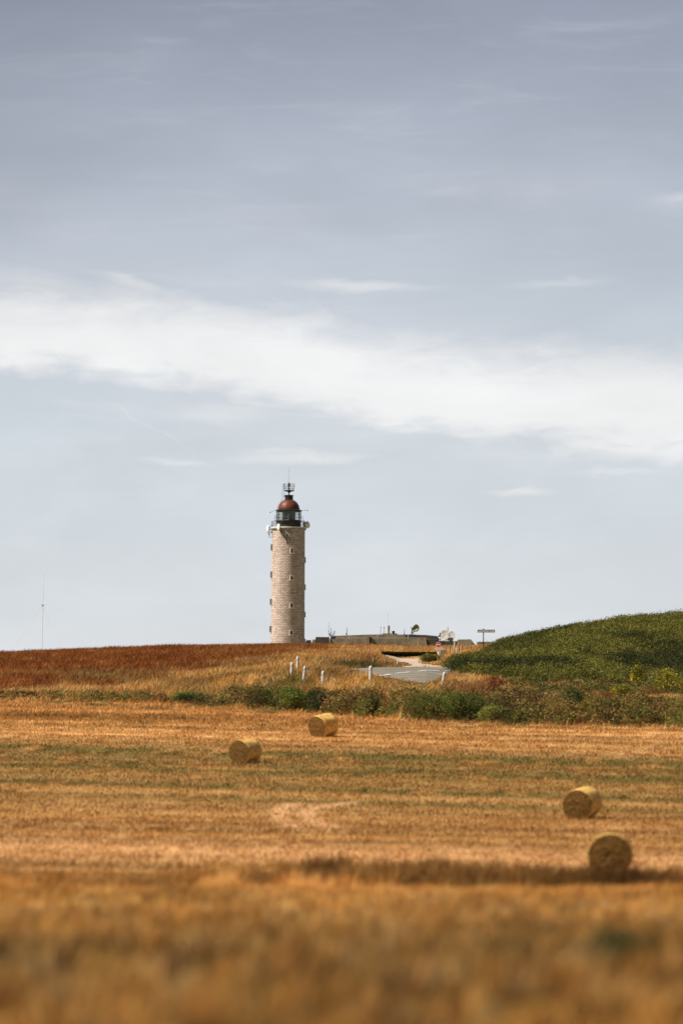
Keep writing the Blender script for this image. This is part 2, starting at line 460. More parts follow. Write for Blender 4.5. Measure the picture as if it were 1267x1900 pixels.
def near_col(X_, Y, px):
    n1 = fbm(X_ / .9, Y / 3.2, 5, 4); n2 = fbm(X_ / 2.2 + 9, Y / 8, 6, 3)
    c = A(.64, .30, .070) + (A(.90, .50, .16) - A(.64, .30, .070)) * sst(n1, .42, .68)[:, None] + (A(.24, .10, .022) - A(.56, .265, .070)) * sst(n2, .50, .74)[:, None] * .85
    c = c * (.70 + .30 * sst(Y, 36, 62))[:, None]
    n4 = fbm(X_ / .16, Y / .9, 7, 2)
    c = c * (0.62 + .8 * n4)[:, None]
    # weedy green-brown hollow on the right, pale seed heads at the lower left
    row = 1400 - F * zp(px, Y, False) / Y - 60 * 30 / Y
    g = np.exp(-((row - 1778) / 30) ** 2) * sst(px, 760, 960) * sst(fbm(X_ / .35, Y / 2, 8, 3), .3, .6)
    c = c + (A(.105, .085, .028) - c) * np.clip(g * .85, 0, 1)[:, None]
    g2 = np.exp(-((row - 1785) / 20) ** 2) * np.exp(-((px - 1125) / 50) ** 2)
    c = c + (A(.04, .07, .02) - c) * np.clip(g2, 0, 1)[:, None]
    p = np.exp(-((row - 1850) / 45) ** 2) * np.exp(-((px - 180) / 150) ** 2) * .8 + np.exp(-((row - 1800) / 30) ** 2) * np.exp(-((px - 800) / 160) ** 2) * .3
    c = c + (A(.36, .31, .15) - c) * np.clip(p, 0, 1)[:, None]
    # dark herbage along the foot of the rise
    dens = (0.45 + 0.55 * sst(px, 380, 620)) * (1 - .8 * sst(px, 1245, 1290))
    b_ = np.exp(-((Y - 88.3 - 2.4 * (fbm(px / 60, 0 * px, 40, 3) - .5)) / (1.9 + 1.2 * vn(px / 90, 0 * px, 42))) ** 2) * dens
    dkn = A(.33, .165, .048) + (A(.11, .05, .015) - A(.33, .165, .048)) * np.clip(np.exp(-((px - 1150) / 110) ** 2) + .45 * sst(fbm(X_ / 1.1, Y * .2, 16, 2), .5, .7), 0, 1)[:, None]
    c = c + (dkn - c) * np.clip(b_ * 1.2 * (0.6 + 0.8 * fbm(X_ / .8, Y, 15, 3)), 0, 1)[:, None]
    b2 = .3 * np.exp(-((Y - 88.5) / 2) ** 2) * (np.exp(-((px - 545) / 22) ** 2) + np.exp(-((px - 300) / 20) ** 2) * .6)
    c = c + (A(.05, .08, .02) - c) * np.clip(b2, 0, 1)[:, None]
    return c
RED = A(.29, .100, .022); RED_L = A(.50, .21, .07); TAW = A(.60, .33, .10); TAW_L = A(.78, .50, .20); BRN = A(.28, .12, .035)
def redmask(px, row, X_, Y):
    lim = np.interp(px, [0, 200, 330, 450, 560, 700, 760, 800], [1286, 1278, 1250, 1232, 1214, 1204, 1199, 1180])
    return sst(lim + (fbm(X_ / 3, Y / 7, 61, 3) - .5) * 26 - row, -4, 5)
def hill_grass_col(X_, Y, px, row):
    n1 = fbm(X_ / 1.1, Y / 2.6, 12, 4); n2 = fbm(X_ / 4, Y / 10, 13, 3)
    r_ = RED + (RED_L - RED) * sst(n1, .5, .85)[:, None] + (A(.20, .06, .018) - RED) * sst(n2, .5, .75)[:, None] * .6
    t_ = TAW + (TAW_L - TAW) * sst(n1, .4, .7)[:, None] + (A(.30, .14, .035) - TAW) * sst(n2 * .6 + n1 * .4, .44, .60)[:, None] * .9
    r_ = r_ + (A(.36, .20, .07) - r_) * (sst(fbm(X_ / 6, Y / 14, 35, 3), .52, .68) * .45)[:, None]
    m = redmask(px, row, X_, Y)[:, None]
    c = t_ + (r_ - t_) * m
    # brown and olive patches along the foot of the bank and around the junction
    eY = edgeY(px)
    low = np.exp(-((Y - eY - 7) / 9) ** 2)
    ol = low * (sst(n2 * .5 + n1 * .5, .42, .6)) * .9
    c = c + (A(.22, .19, .05) - c) * ol[:, None]
    bm = low * sst(fbm(X_ / 2, Y / 5, 18, 3), .5, .68)
    c = c + (A(.26, .095, .03) - c) * (bm * .8)[:, None]
    vo = sst(px, 900, 960) * sst(Y, 258, 264) * sst(fbm(X_ / 1.6, Y / 4, 28, 3), .3, .55)
    c = c + (A(.15, .135, .035) - c) * (vo * .95)[:, None]
    # olive weeds on the slope in front of the bollards
    so_ = np.exp(-((px - 520) / 150) ** 2) * np.exp(-((row - 1268) / 20) ** 2) * sst(fbm(X_ / 1.2, Y / 3.5, 29, 3), .40, .58)
    c = c + (A(.17, .13, .03) - c) * (so_ * .9)[:, None]
    # reddish dock in the verge on the right
    rb = sst(px, 800, 870) * np.exp(-((Y - 256) / 7) ** 2) * sst(n2, .40, .62)
    c = c + (A(.30, .12, .05) - c) * (rb * .8)[:, None]
    # green herbage between the road and the rise behind it
    gg = np.exp(-((row - 1236) / 9) ** 2) * np.exp(-((px - 670) / 75) ** 2) * (Y > 305)
    c = c + (A(.10, .09, .03) - c) * np.clip(gg * (.5 + n1), 0, 1)[:, None]
    ob = np.exp(-((row - 1222) / 9) ** 2) * np.exp(-((px - 700) / 70) ** 2) * (Y > 315) * .5
    c = c + (A(.42, .18, .05) - c) * ob[:, None]
    gl_ = np.exp(-((row - 1262) / 11) ** 2) * np.exp(-((px - 210) / 90) ** 2) * sst(n1, .4, .65)
    c = c + (A(.28, .24, .09) - c) * np.clip(gl_, 0, 1)[:, None]
    return c

# ------------------------------------------------------------------ ground sheet
Ys = np.concatenate([np.geomspace(3, 80, 90)[:-1], np.linspace(80, 112, 60)[:-1], np.geomspace(112, 520, 330)[:-1], np.geomspace(520, 12000, 60)])
Ps = np.concatenate([np.linspace(-9000, -400, 40)[:-1], np.linspace(-400, 1700, 190)[:-1], np.linspace(1700, 10300, 40)])
PP, YY = np.meshgrid(Ps, Ys)
ZZ = zp(PP, YY)
XX = (PP - CX) / F * YY
V = np.stack([XX, YY, ZZ], -1).reshape(-1, 3)
pf, yf, xf = PP.ravel(), YY.ravel(), XX.ravel()
rowf = 1400 - F * ZZ.ravel() / yf
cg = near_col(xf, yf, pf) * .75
cs = stubble_col(xf, yf)
ch = hill_grass_col(xf, yf, pf, rowf) * .7
k1 = sst(yf, 91.5, 93)[:, None]; eY = edgeY(pf); k2 = sst(yf, eY - 1, eY + 1)[:, None]
gc = cg * (1 - k1) + cs * k1
gc = gc * (1 - k2) + ch * k2
baseline = np.interp(pf, [835, 950, 1267], [1250, 1268, 1275])
hillm = (sst(pf, 835, 850) * sst(baseline - rowf, 0, 4) * (yf > 280) * (yf < 385) * sst(rowf - np.interp(pf, [835, 900, 960], [1232, 1210, 1100]), 0, 4))[:, None]
gc = gc + (A(.05, .06, .018) - gc) * hillm
far_ = sst(yf, 480, 560)[:, None]
gc = gc + (A(.22, .19, .07) - gc) * far_
nc = len(Ps); nr = len(Ys)
I = (np.arange(nr - 1)[:, None] * nc + np.arange(nc - 1)[None]).ravel()
Q = np.stack([I, I + 1, I + nc + 1, I + nc], 1).ravel()
g_o = np_mesh('ground', V, Q, 4, gc, M_ground)
g_o.data.polygons.foreach_set('use_smooth', np.ones(len(g_o.data.polygons), bool))
tag(g_o, kind='structure')
# the ground under and behind the photographer
b_ = MB(); b_.add([(-400, -300, -1.9), (400, -300, -1.9), (400, 2.9, -1.82), (-400, 2.9, -1.82)], [(0, 1, 2, 3)])
sb = b_.build('near_ground', mat('bare_soil', (.25, .13, .05), .95, noise=(.8, (.34, .2, .08), .4, .6)))
tag(sb, kind='structure')

def draped(name, poly, m, off, step_px=6, step_y=1.2):
    """fine grid clipped to a ground outline, laid on the terrain"""
    ps = [p[0] for p in poly]; ys = [p[1] for p in poly]
    a = np.arange(min(ps), max(ps) + step_px, step_px); b2 = np.arange(min(ys), max(ys) + step_y, step_y)
    P2, Y2 = np.meshgrid(a, b2)
    X2 = (P2 - CX) / F * Y2
    jit = (fbm(X2 * 1.2, Y2 * 1.0, 90, 3) - .5)
    ins = inpoly(P2 + jit * 16, Y2 + jit * 1.6, poly)
    Z2 = zp(P2, Y2) + off
    ncol = len(a); vm_ = -np.ones(P2.size, int); fs = []
    idx = np.arange(P2.size).reshape(P2.shape)
    cell = (ins[:-1, :-1].astype(int) + ins[1:, :-1] + ins[:-1, 1:] + ins[1:, 1:]) >= 3
    rr, cc = np.nonzero(cell)
    quads = np.stack([idx[rr, cc], idx[rr, cc + 1], idx[rr + 1, cc + 1], idx[rr + 1, cc]], 1)
    used = np.unique(quads); vm_[used] = np.arange(len(used))
    Vv = np.stack([X2.ravel(), Y2.ravel(), Z2.ravel()], 1)[used]
    o = np_mesh(name, Vv, vm_[quads].ravel(), 4, None, m)
    o.data.polygons.foreach_set('use_smooth', np.ones(len(o.data.polygons), bool))
    tag(o, kind='structure')
    return o
M_asph = mat('worn_asphalt', (.15, .132, .105), .85, noise=(.30, (.25, .215, .165), .40, .62), bump=(40, .4, .01))
M_gravel = mat('pinkish_gravel', (.50, .39, .30), .95, noise=(.7, (.38, .29, .22), .4, .7), bump=(25, .5, .02))
draped('road', ROAD, M_asph, .10, 3, .6)
draped('driveway', DRIVE, M_gravel, .09)
draped('lane', LANE, mat('dusty_asphalt', (.24, .20, .155), .9, noise=(.5, (.32, .27, .2), .35, .7)), .08)
# centre line dashes following the bend
cl = [(640, 1262.5), (672, 1259.5), (700, 1255.5), (724, 1251.5), (735, 1250), (761, 1247.3), (776, 1246.2), (812, 1244.8), (822, 1244.6), (836, 1244.6)]
def row_to_Y(px, row, lo, hi_):
    yy = np.linspace(lo, hi_, 600)
    rr = 1400 - F * (zp(px, yy) + .1) / yy
    return float(yy[np.argmin(np.abs(rr - row))])
mk = MB()
for (a, b2) in ((2, 3), (4, 5), (6, 7), (8, 9)):
    (p1, r1), (p2, r2) = cl[a], cl[b2]
    n_ = 8
    pts = []
    for k in range(n_ + 1):
        p = p1 + (p2 - p1) * k / n_; r_ = r1 + (r2 - r1) * k / n_
        Y_ = row_to_Y(p, r_, 270, 311)
        pts.append(Vector(((p - CX) / F * Y_, Y_, 0)))
    # smooth the sampled line
    ya, yb = pts[0].y, pts[-1].y
    for k, p in enumerate(pts): p.y = ya + (yb - ya) * k / n_; p.z = float(gz(p.x, p.y)) + .13
    for k in range(n_):
        d = (pts[k + 1] - pts[k]).normalized(); s_ = Vector((-d.y, d.x, 0)) * .17
        v0, v1, v2, v3 = pts[k] - s_, pts[k + 1] - s_, pts[k + 1] + s_, pts[k] + s_
        for q in (v0, v1, v2, v3): q.z = float(gz(q.x, q.y)) + .135
        mk.add([v0, v1, v2, v3], [(0, 1, 2, 3)])
tag(mk.build('road_marking', mat('road_paint', (.75, .73, .68), .7, noise=(3, (.55, .53, .48), .5, .75))), kind='structure')

# ------------------------------------------------------------------ sampling helpers for the vegetation
def area_pts(n_, Y0, Y1, p0=-120, p1=1390, rng=RNG):
    Y = np.sqrt(rng.uniform(Y0 ** 2, Y1 ** 2, n_))
    px = rng.uniform(p0, p1, n_)
    return px, Y, (px - CX) / F * Y
def P3(X_, Y, px, dz=0.0): return np.stack([X_, Y, zp(px, Y) + dz], 1)
def jitter(c, amt=.18, rng=RNG): return np.clip(c * .86 * (1 + rng.normal(0, 1, (len(c), 1)) * amt) * (1 + rng.normal(0, .05, c.shape)), 0.004, .95)

# tall dry grass nearest the camera
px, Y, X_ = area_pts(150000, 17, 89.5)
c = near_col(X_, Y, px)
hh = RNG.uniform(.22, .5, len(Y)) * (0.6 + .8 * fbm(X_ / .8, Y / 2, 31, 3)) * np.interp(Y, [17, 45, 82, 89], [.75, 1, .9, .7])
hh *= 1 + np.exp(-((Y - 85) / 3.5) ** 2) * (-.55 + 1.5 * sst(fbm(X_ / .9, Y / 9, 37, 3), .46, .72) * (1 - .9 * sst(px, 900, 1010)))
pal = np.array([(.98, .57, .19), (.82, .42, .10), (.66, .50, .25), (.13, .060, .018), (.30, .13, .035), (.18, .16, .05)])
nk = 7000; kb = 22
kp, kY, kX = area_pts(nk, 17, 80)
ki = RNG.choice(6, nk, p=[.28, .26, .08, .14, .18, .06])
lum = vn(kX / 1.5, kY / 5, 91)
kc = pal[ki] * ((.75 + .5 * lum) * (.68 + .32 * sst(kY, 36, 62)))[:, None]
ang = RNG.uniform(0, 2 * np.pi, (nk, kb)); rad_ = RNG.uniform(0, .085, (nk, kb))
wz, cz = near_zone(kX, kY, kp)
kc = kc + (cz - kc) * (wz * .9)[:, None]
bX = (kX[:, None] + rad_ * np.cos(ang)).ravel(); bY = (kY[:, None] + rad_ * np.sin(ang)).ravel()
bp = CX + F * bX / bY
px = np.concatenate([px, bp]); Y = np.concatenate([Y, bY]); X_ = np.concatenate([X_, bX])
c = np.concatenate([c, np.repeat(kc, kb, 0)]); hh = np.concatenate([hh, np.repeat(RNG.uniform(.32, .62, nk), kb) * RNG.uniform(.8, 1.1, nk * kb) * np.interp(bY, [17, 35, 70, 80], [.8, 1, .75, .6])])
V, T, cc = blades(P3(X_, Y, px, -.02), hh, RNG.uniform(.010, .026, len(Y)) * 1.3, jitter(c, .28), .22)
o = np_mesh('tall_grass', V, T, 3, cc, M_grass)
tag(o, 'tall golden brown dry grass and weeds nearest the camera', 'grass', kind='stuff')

# dark weeds on the face of the rise at the near edge of the stubble
px = RNG.uniform(-120, 1390, 46000); Y = RNG.normal(88.6, 1.4, 46000) + 2.2 * (fbm(px / 70, 0 * px, 38, 3) - .5)
keep = RNG.uniform(0, 1, len(px)) < (.45 + .55 * sst(px, 380, 620)) * (.55 + .6 * sst(fbm(px / 45, Y * .3, 77, 3), .35, .6)) * (px < 1275 + 60 * RNG.normal(0, .3, len(px)))
px, Y = px[keep], Y[keep]; X_ = (px - CX) / F * Y
c = near_col(X_, np.full(len(Y), 88.3), px)
tu = sst(fbm(X_ * 1.6, Y * .2, 79, 2), .62, .75) * sst(-px, -960, -820)
c = c + (A(.50, .27, .08) - c) * tu[:, None]
V, T, cc = blades(P3(X_, Y, px, -.02), RNG.uniform(.10, .36, len(Y)) * (.5 + fbm(X_ / .7, Y, 17, 2)), RNG.uniform(.012, .03, len(Y)), jitter(c, .25), .3)
o = np_mesh('dark_weeds', V, T, 3, cc, M_grass)
tag(o, 'dark brown weeds along the low rise at the near edge of the stubble', 'weeds', kind='stuff')

# stubble
px, Y, X_ = area_pts(330000, 92.5, 285)
k = Y < edgeY(px) + 1.0
px, Y, X_ = px[k], Y[k], X_[k]
c = stubble_col(X_, Y)
V, T, cc = blades(P3(X_, Y, px, -.01), RNG.uniform(.04, .13, len(Y)) * (.5 + 1.1 * vn(X_ * 1.3, Y * .7, 3)) * (1 + .8 * sst(Y, 225, 250)), RNG.uniform(.02, .055, len(Y)), jitter(c * 1.06, .20 + .18 * sst(Y, 150, 230)[:, None]), .45)
o = np_mesh('stubble', V, T, 3, cc, M_grass)
tag(o, 'short orange gold stubble of the mown field with olive stripes', 'stubble', kind='stuff')

# grass of the slopes
px, Y, X_ = area_pts(430000, 233, 470)
row = 1400 - F * zp(px, Y, False) / Y
bl = np.interp(px, [835, 950, 1267], [1250, 1268, 1275])
hz = (px > 838) & (row < bl) & (Y > 280) & (Y < 385) & (row > np.interp(px, [835, 900, 960], [1232, 1212, 1100]))
k = (Y > edgeY(px) + RNG.uniform(-1.2, .5, len(Y))) & ~inpoly(px, Y, ROAD) & ~inpoly(px, Y, DRIVE) & ~inpoly(px, Y, LANE) & ~(hz & (RNG.uniform(0, 1, len(Y)) < .8))
# keep the verge low in front of the road
px, Y, X_, row = px[k], Y[k], X_[k], row[k]
c = hill_grass_col(X_, Y, px, row)
h0 = RNG.uniform(.28, .75, len(Y)) * (.55 + .9 * fbm(X_ / 1.5, Y / 3, 51, 3))
low = np.exp(-((px - 770) / 110) ** 2) * ((Y > 255) & (Y < 320))
h0 *= .85
h0 *= 1 - .38 * low
h0 *= np.where((px > 700) & (px < 822) & (Y > 318) & (Y < 412), .3, 1)
h0 *= np.where((Y > 300) & (px > 835) & (px < 900) & (Y < 420), .6, 1)
h0 *= 1 - .45 * np.exp(-((Y - edgeY(px) - 1) / 2.0) ** 2)
h0 *= 1 + .7 * np.exp(-((Y - edgeY(px) - 7) / 5) ** 2) * sst(fbm(X_ / 2.2, Y / 6, 55, 2), .45, .65)
h0 *= np.where((px > 925) & (Y < 285) & (Y > 249), .5, 1)
h0 *= np.where((px > 780) & (px < 925) & (Y > 252) & (Y < 262), 1.5, 1)
V, T, cc = blades(P3(X_, Y, px, -.03), h0, RNG.uniform(.025, .075, len(Y)), jitter(c, .34), .45, (.25, 0))
isred = redmask(px, row, X_, Y) > .5
def submesh(mask, name, label):
    idx = np.nonzero(mask)[0]
    VV = V.reshape(-1, 5, 3)[idx].reshape(-1, 3); CC = cc.reshape(-1, 5, 3)[idx].reshape(-1, 3)
    base = (np.arange(len(idx)) * 5)[:, None]
    TT = np.concatenate([base + [0, 1, 2], base + [0, 2, 4], base + [4, 2, 3]], 1).ravel()
    o = np_mesh(name, VV, TT, 3, CC, M_grass)
    tag(o, label, 'grass', kind='stuff')
submesh(isred, 'rust_grass', 'rust red seeding grass covering the slope below the lighthouse')
submesh(~isred, 'tawny_grass', 'tawny dry grass on the banks and verges around the road')

# ------------------------------------------------------------------ scrub
def blob(rng, c, r, n_, col, leaf, flat=.8, seed=0, var=.25):
    """leaf centres through an uneven rounded crown"""
    d = rng.normal(size=(n_, 3)); d /= np.linalg.norm(d, axis=1)[:, None]
    lump = .72 + .55 * fbm(d[:, 0] * 2.2 + seed, d[:, 1] * 2.2 + d[:, 2] * 1.7 + seed * .37, seed % 97, 3)
    rad = r * lump * rng.uniform(.45, 1.02, n_) ** .5
    P = d * rad[:, None]; P[:, 2] *= flat
    P += np.asarray(c)
    v1 = fbm(P[:, 0] * 1.6, P[:, 2] * 1.6 + P[:, 1] * .7, 41, 3)
    cl_ = np.repeat(np.asarray(col)[None], n_, 0) * (0.55 + .9 * v1)[:, None]
    cl_ = jitter(cl_, .25, rng)
    return P, leaf * rng.uniform(.6, 1.4, n_), cl_
G1, G2, G3, G4, B1, B2 = (.100, .105, .028), (.145, .148, .034), (.23, .20, .05), (.048, .052, .018), (.20, .10, .032), (.36, .22, .075)
rs = np.random.default_rng(5)
Ps_, Ss_, Cs_ = [], [], []
def hedge_choice(px, d=0.0):
    if rs.uniform() < .72:
        q = float(vn(px / 34.0, d / 5.0, 9)) * .55 + float(vn(px / 90.0, 2.2, 14)) * .45
        seq = [B1, G4, G1, G3, G2, B2, G1, B1, G4] if px < 930 else [B1, G1, G3, B2, G4, G3, B1, B2, G1]
        return seq[int(np.clip((q - .15) / .7, 0, .999) * len(seq))]
    if px < 340: tbl = [G3, B1, B2, G2, B1]
    elif px < 660: tbl = [G2, G1, G4, G1, G3, B1]
    elif px < 930: tbl = [G1, G4, G1, G3, G2, B1]
    else: tbl = [G2, G1, B1, G4, B2, G3, G1]
    return tbl[int(rs.integers(len(tbl)))]
for k in range(1650):
    px = rs.uniform(-110, 1380)
    if px < 330 and rs.uniform() < .55: continue
    dpt = rs.uniform(0.02, 1) * (17 if px > 420 else 9)
    Yb = float(edgeY(px)) + dpt
    if float(vn(px / 22.0, 7.7 + dpt / 5, 23)) < .2 and rs.uniform() < .6: continue
    if 420 < px < 870 and dpt > (9 if px < 640 else 5) + 12 * float(vn(px / 30.0, 5.5, 61)): continue
    if 600 < px < 860 and dpt > 11: continue
    
    if inpoly(px, Yb + 1.2, ROAD) or inpoly(px, Yb + 1.0, LANE) or inpoly(px, Yb, LANE): continue
    r = (rs.uniform(.4, 1.4) if rs.uniform() < .7 else rs.uniform(.3, .6)) * (1.0 if px > 420 else .5) * (1 - .03 * dpt)
    if 430 < px < 560 and dpt > 13 and rs.uniform() < .4: continue
    p = at(px, Yb)
    col = hedge_choice(px, dpt)
    if dpt > 9.5: col = [B1, B2, G3, B1, G1][int(rs.integers(5))]; r *= .62
    P, s_, c_ = blob(rs, (p.x, p.y, p.z + r * .35), r, int(460 * r * r + 120), col, .06, .9, k)
    Ps_.append(P); Ss_.append(s_); Cs_.append(c_)
for k in range(420):                                        # low growth on the verge between lane and hill
    px = rs.uniform(935, 1400); Yb = rs.uniform(260, 290)
    if inpoly(px, Yb, LANE) or inpoly(px, Yb + 1, LANE): continue
    if inpoly(px, Yb + 3.5, LANE): continue
    p = at(px, Yb); r = rs.uniform(.25, .6) * (1.25 if px > 1110 else 1)
    col = [G1, G3, B1, B2, G4, G2][int(rs.integers(6))]
    P, s_, c_ = blob(rs, (p.x, p.y, p.z + r * .2), r, int(460 * r * r + 80), col, .055, .8, k + 5000)
    Ps_.append(P); Ss_.append(s_); Cs_.append(c_)
Pa, Sa, Ca = np.concatenate(Ps_), np.concatenate(Ss_), np.concatenate(Cs_)
keep = Pa[:, 2] > gz(Pa[:, 0], Pa[:, 1]) - .1
V, Q, cc = leaves(Pa[keep], Sa[keep], Ca[keep])
o = np_mesh('bank_scrub', V, Q, 4, cc, M_leaf)
tag(o, 'mixed green and brown scrub along the foot of the bank behind the stubble', 'scrub', kind='stuff')

Ps_, Ss_, Cs_ = [], [], []
for k in range(3300):
    px = rs.uniform(832, 1400); Yb = math.sqrt(rs.uniform(282 ** 2, 382 ** 2))
    p = at(px, Yb)
    row = 1400 - F * p.z / Yb
    if row > np.interp(px, [835, 950, 1267], [1252, 1266, 1270]): continue
    if row < np.interp(px, [835, 900, 930, 960], [1238, 1219, 1206, 1000]): continue
    if inpoly(px, Yb, ROAD): continue
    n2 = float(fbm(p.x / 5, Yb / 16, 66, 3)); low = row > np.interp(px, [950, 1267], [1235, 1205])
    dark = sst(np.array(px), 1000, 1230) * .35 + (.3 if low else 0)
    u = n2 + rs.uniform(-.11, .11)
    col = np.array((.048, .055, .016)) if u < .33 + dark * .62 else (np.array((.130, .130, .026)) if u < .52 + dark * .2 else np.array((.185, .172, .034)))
    r = rs.uniform(.45, 1.15) * (1.15 if low else 1.0)
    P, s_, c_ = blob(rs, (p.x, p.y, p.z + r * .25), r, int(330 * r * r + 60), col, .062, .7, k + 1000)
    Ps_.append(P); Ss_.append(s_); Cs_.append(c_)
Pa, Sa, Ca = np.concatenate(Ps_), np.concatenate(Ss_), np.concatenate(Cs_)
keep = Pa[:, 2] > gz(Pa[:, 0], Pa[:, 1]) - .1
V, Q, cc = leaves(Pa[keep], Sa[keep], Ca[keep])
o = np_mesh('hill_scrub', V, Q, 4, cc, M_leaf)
tag(o, 'dense olive and dark green scrub covering the rounded hill on the right', 'scrub', kind='stuff')
# grass among the hill scrub
px, Y, X_ = area_pts(65000, 284, 385, 838, 1400)
row = 1400 - F * zp(px, Y, False) / Y
k = (row < np.interp(px, [835, 950, 1267], [1250, 1266, 1272])) & (row > np.interp(px, [835, 900, 960], [1232, 1215, 1000]))
k &= ~inpoly(px, Y, ROAD)
px, Y, X_ = px[k], Y[k], X_[k]
c = np.array((.15, .15, .03)) + (np.array((.28, .24, .055)) - np.array((.15, .15, .03))) * sst(fbm(X_ / 2.5, Y / 6, 88, 3), .45, .7)[:, None]
V, T, cc = blades(P3(X_, Y, px, -.03), RNG.uniform(.35, .95, len(Y)) * np.where(RNG.uniform(0, 1, len(Y)) < .02, 1.7, 1), RNG.uniform(.02, .05, len(Y)), jitter(c, .35), .5, (.3, 0))
o = np_mesh('hill_grass', V, T, 3, cc, M_grass)
tag(o, 'green grass growing through the scrub of the right hand hill', 'grass', kind='stuff')

# ------------------------------------------------------------------ bushes one can tell apart
M_wood = mat('bark', (.12, .08, .05), .9, noise=(8, (.2, .14, .09), .4, .7))
def bush(name, label, px, Y, r, h, col, n_=1500, leaf=.055, flowers=None, seed=0, lift=.4):
    p = at(px, Y)
    root = empty(name, p, label, 'bush')
    rg = np.random.default_rng(seed + 300)
    L, Sz, Cc = [], [], []
    subs = 6
    for k in range(subs):
        a_ = rg.uniform(0, 6.28); q = r * rg.uniform(.1, .55)
        rr = r * rg.uniform(.45, .75)
        P, s_, c_ = blob(rg, (q * math.cos(a_), q * math.sin(a_), h * rg.uniform(.35, .68)), rr, n_ // subs, col, leaf, min(1.2, h / (2 * rr) * .75), seed + k * 7)
        L.append(P); Sz.append(s_); Cc.append(c_)
    P = np.concatenate(L); k = P[:, 2] > -.15
    V, Q, cc = leaves(P[k], np.concatenate(Sz)[k], np.concatenate(Cc)[k], rg)
    st = MB()
    for k in range(7):
        a_ = rg.uniform(0, 6.28); q = r * rg.uniform(.2, .6)
        st.tube((0, 0, -.2), (q * .4 * math.cos(a_), q * .4 * math.sin(a_), h * .35), .035, .025, 5)
        st.tube((q * .4 * math.cos(a_), q * .4 * math.sin(a_), h * .35), (q * math.cos(a_), q * math.sin(a_), h * .8), .025, .008, 5)
    st.build('stem', M_wood, root)
    if flowers:
        d = rg.normal(size=(480, 3)); d /= np.linalg.norm(d, axis=1)[:, None]; d[:, 2] = abs(d[:, 2])
        FP = d * [r * .85, r * .85, h * .85] * rg.uniform(.8, 1.1, (480, 1))
        fo = leaves(FP, np.full(480, .07), jitter(np.repeat(np.array(flowers)[None], 480, 0), .15, rg), rg)
        Q = np.concatenate([Q, fo[1] + len(V)]); V = np.concatenate([V, fo[0]]); cc = np.concatenate([cc, fo[2]])
    np_mesh('foliage', V, Q, 4, cc, M_leaf, root)
    return root
bush('green_bush', 'bright green bush on the field edge, left of the farther straw bale', 545, 263.0, 1.15, 1.7, (.16, .20, .035), 2600, seed=1)
bush('dark_bush', 'dark green bush just behind the farther straw bale', 592, 261.0, 1.3, 1.9, (.050, .065, .022), 2600, seed=2)
bush('dark_bush', 'small round dark bush right of the farther straw bale', 689, 253.2, .62, 1.45, (.045, .055, .02), 1700, seed=3)
bush('green_bush', 'large mid green bush below the leaning roadside bollard', 860, 246.5, 1.5, 1.9, (.11, .14, .03), 3600, seed=4)
bush('green_bush', 'pale yellow green bush at the stubble edge on the right', 912, 244.0, 1.05, 1.15, (.24, .25, .06), 2000, seed=5)
bush('rusty_bush', 'rusty brown bush on the verge at the foot of the green hill', 915, 256.0, .9, 1.25, (.30, .115, .05), 1800, seed=6)
bush('green_bush', 'round dark green bush on the bank below the pale strip of road', 1066, 244.5, 1.15, 1.75, (.085, .115, .03), 2600, seed=7)
bush('flowering_bush', 'bush with bright yellow flowers against the dark scrub of the hill', 1181, 283.0, .62, 1.7, (.18, .19, .035), 1300, flowers=(.90, .66, .03), seed=8)
bush('flowering_bush', 'low yellow flowering bush on the verge right of the road strip', 1152, 256.0, .95, 1.0, (.20, .20, .035), 1700, flowers=(.62, .46, .04), seed=9)
bush('flowering_bush', 'yellow green flowering bush at the right edge of the photo', 1238, 268.0, 1.2, 1.9, (.24, .23, .04), 2400, flowers=(.6, .47, .04), seed=10)
bush('green_bush', 'low rounded bush at the foot of the no entry sign', 795, 362.0, 1.35, .95, (.19, .18, .05), 2400, .07, seed=11)
bush('green_bush', 'small green bush among orange weeds at the left edge of the bank', 345, 276.0, 1.1, .8, (.20, .23, .05), 1700, seed=12)
bush('green_bush', 'bright green bush with yellow tinge low on the far right bank', 1105, 243.5, 1.2, 1.3, (.21, .20, .035), 2200, seed=13)

# ------------------------------------------------------------------ straw bales
M_net = mat('netted_straw', (.88, .56, .17), .75, noise=(4, (.46, .25, .05), .38, .66), bump=(30, .5, .02))
def face_mat():
    m = bpy.data.materials.new('cut_straw_face'); m.use_nodes = True
    n = m.node_tree; b = n.nodes['Principled BSDF']; X = NX(n)
    b.inputs['Roughness'].default_value = .9; b.inputs['Specular IOR Level'].default_value = .1
    t = n.nodes.new('ShaderNodeTexCoord')
    s = n.nodes.new('ShaderNodeSeparateXYZ'); n.links.new(t.outputs['Object'], s.inputs[0])
    rad = X.m('SQRT', X.m('ADD', X.m('MULTIPLY', s.outputs[0], s.outputs[0]), X.m('MULTIPLY', s.outputs[2], s.outputs[2])))
    f = X.noise(t.outputs['Object'], 9, 6, .75)
    g = X.noise(t.outputs['Object'], 26, 4, .7)
    w = X.m('SINE', X.m('ADD', X.m('MULTIPLY', rad, 62), X.m('MULTIPLY', f, 14)))
    k = X.m('ADD', X.m('MULTIPLY', w, .16), X.m('ADD', X.m('MULTIPLY', f, .5), X.m('MULTIPLY', g, .6)))
    c1 = X.mix(X.sm(k, .40, .78), (.055, .025, .006), (.36, .20, .06))
    n.links.new(c1, b.inputs['Base Color'])
    bn = n.nodes.new('ShaderNodeBump'); bn.inputs['Strength'].default_value = 1; bn.inputs['Distance'].default_value = .06
    n.links.new(k, bn.inputs['Height']); n.links.new(bn.outputs[0], b.inputs['Normal'])
    return m
M_face = face_mat()
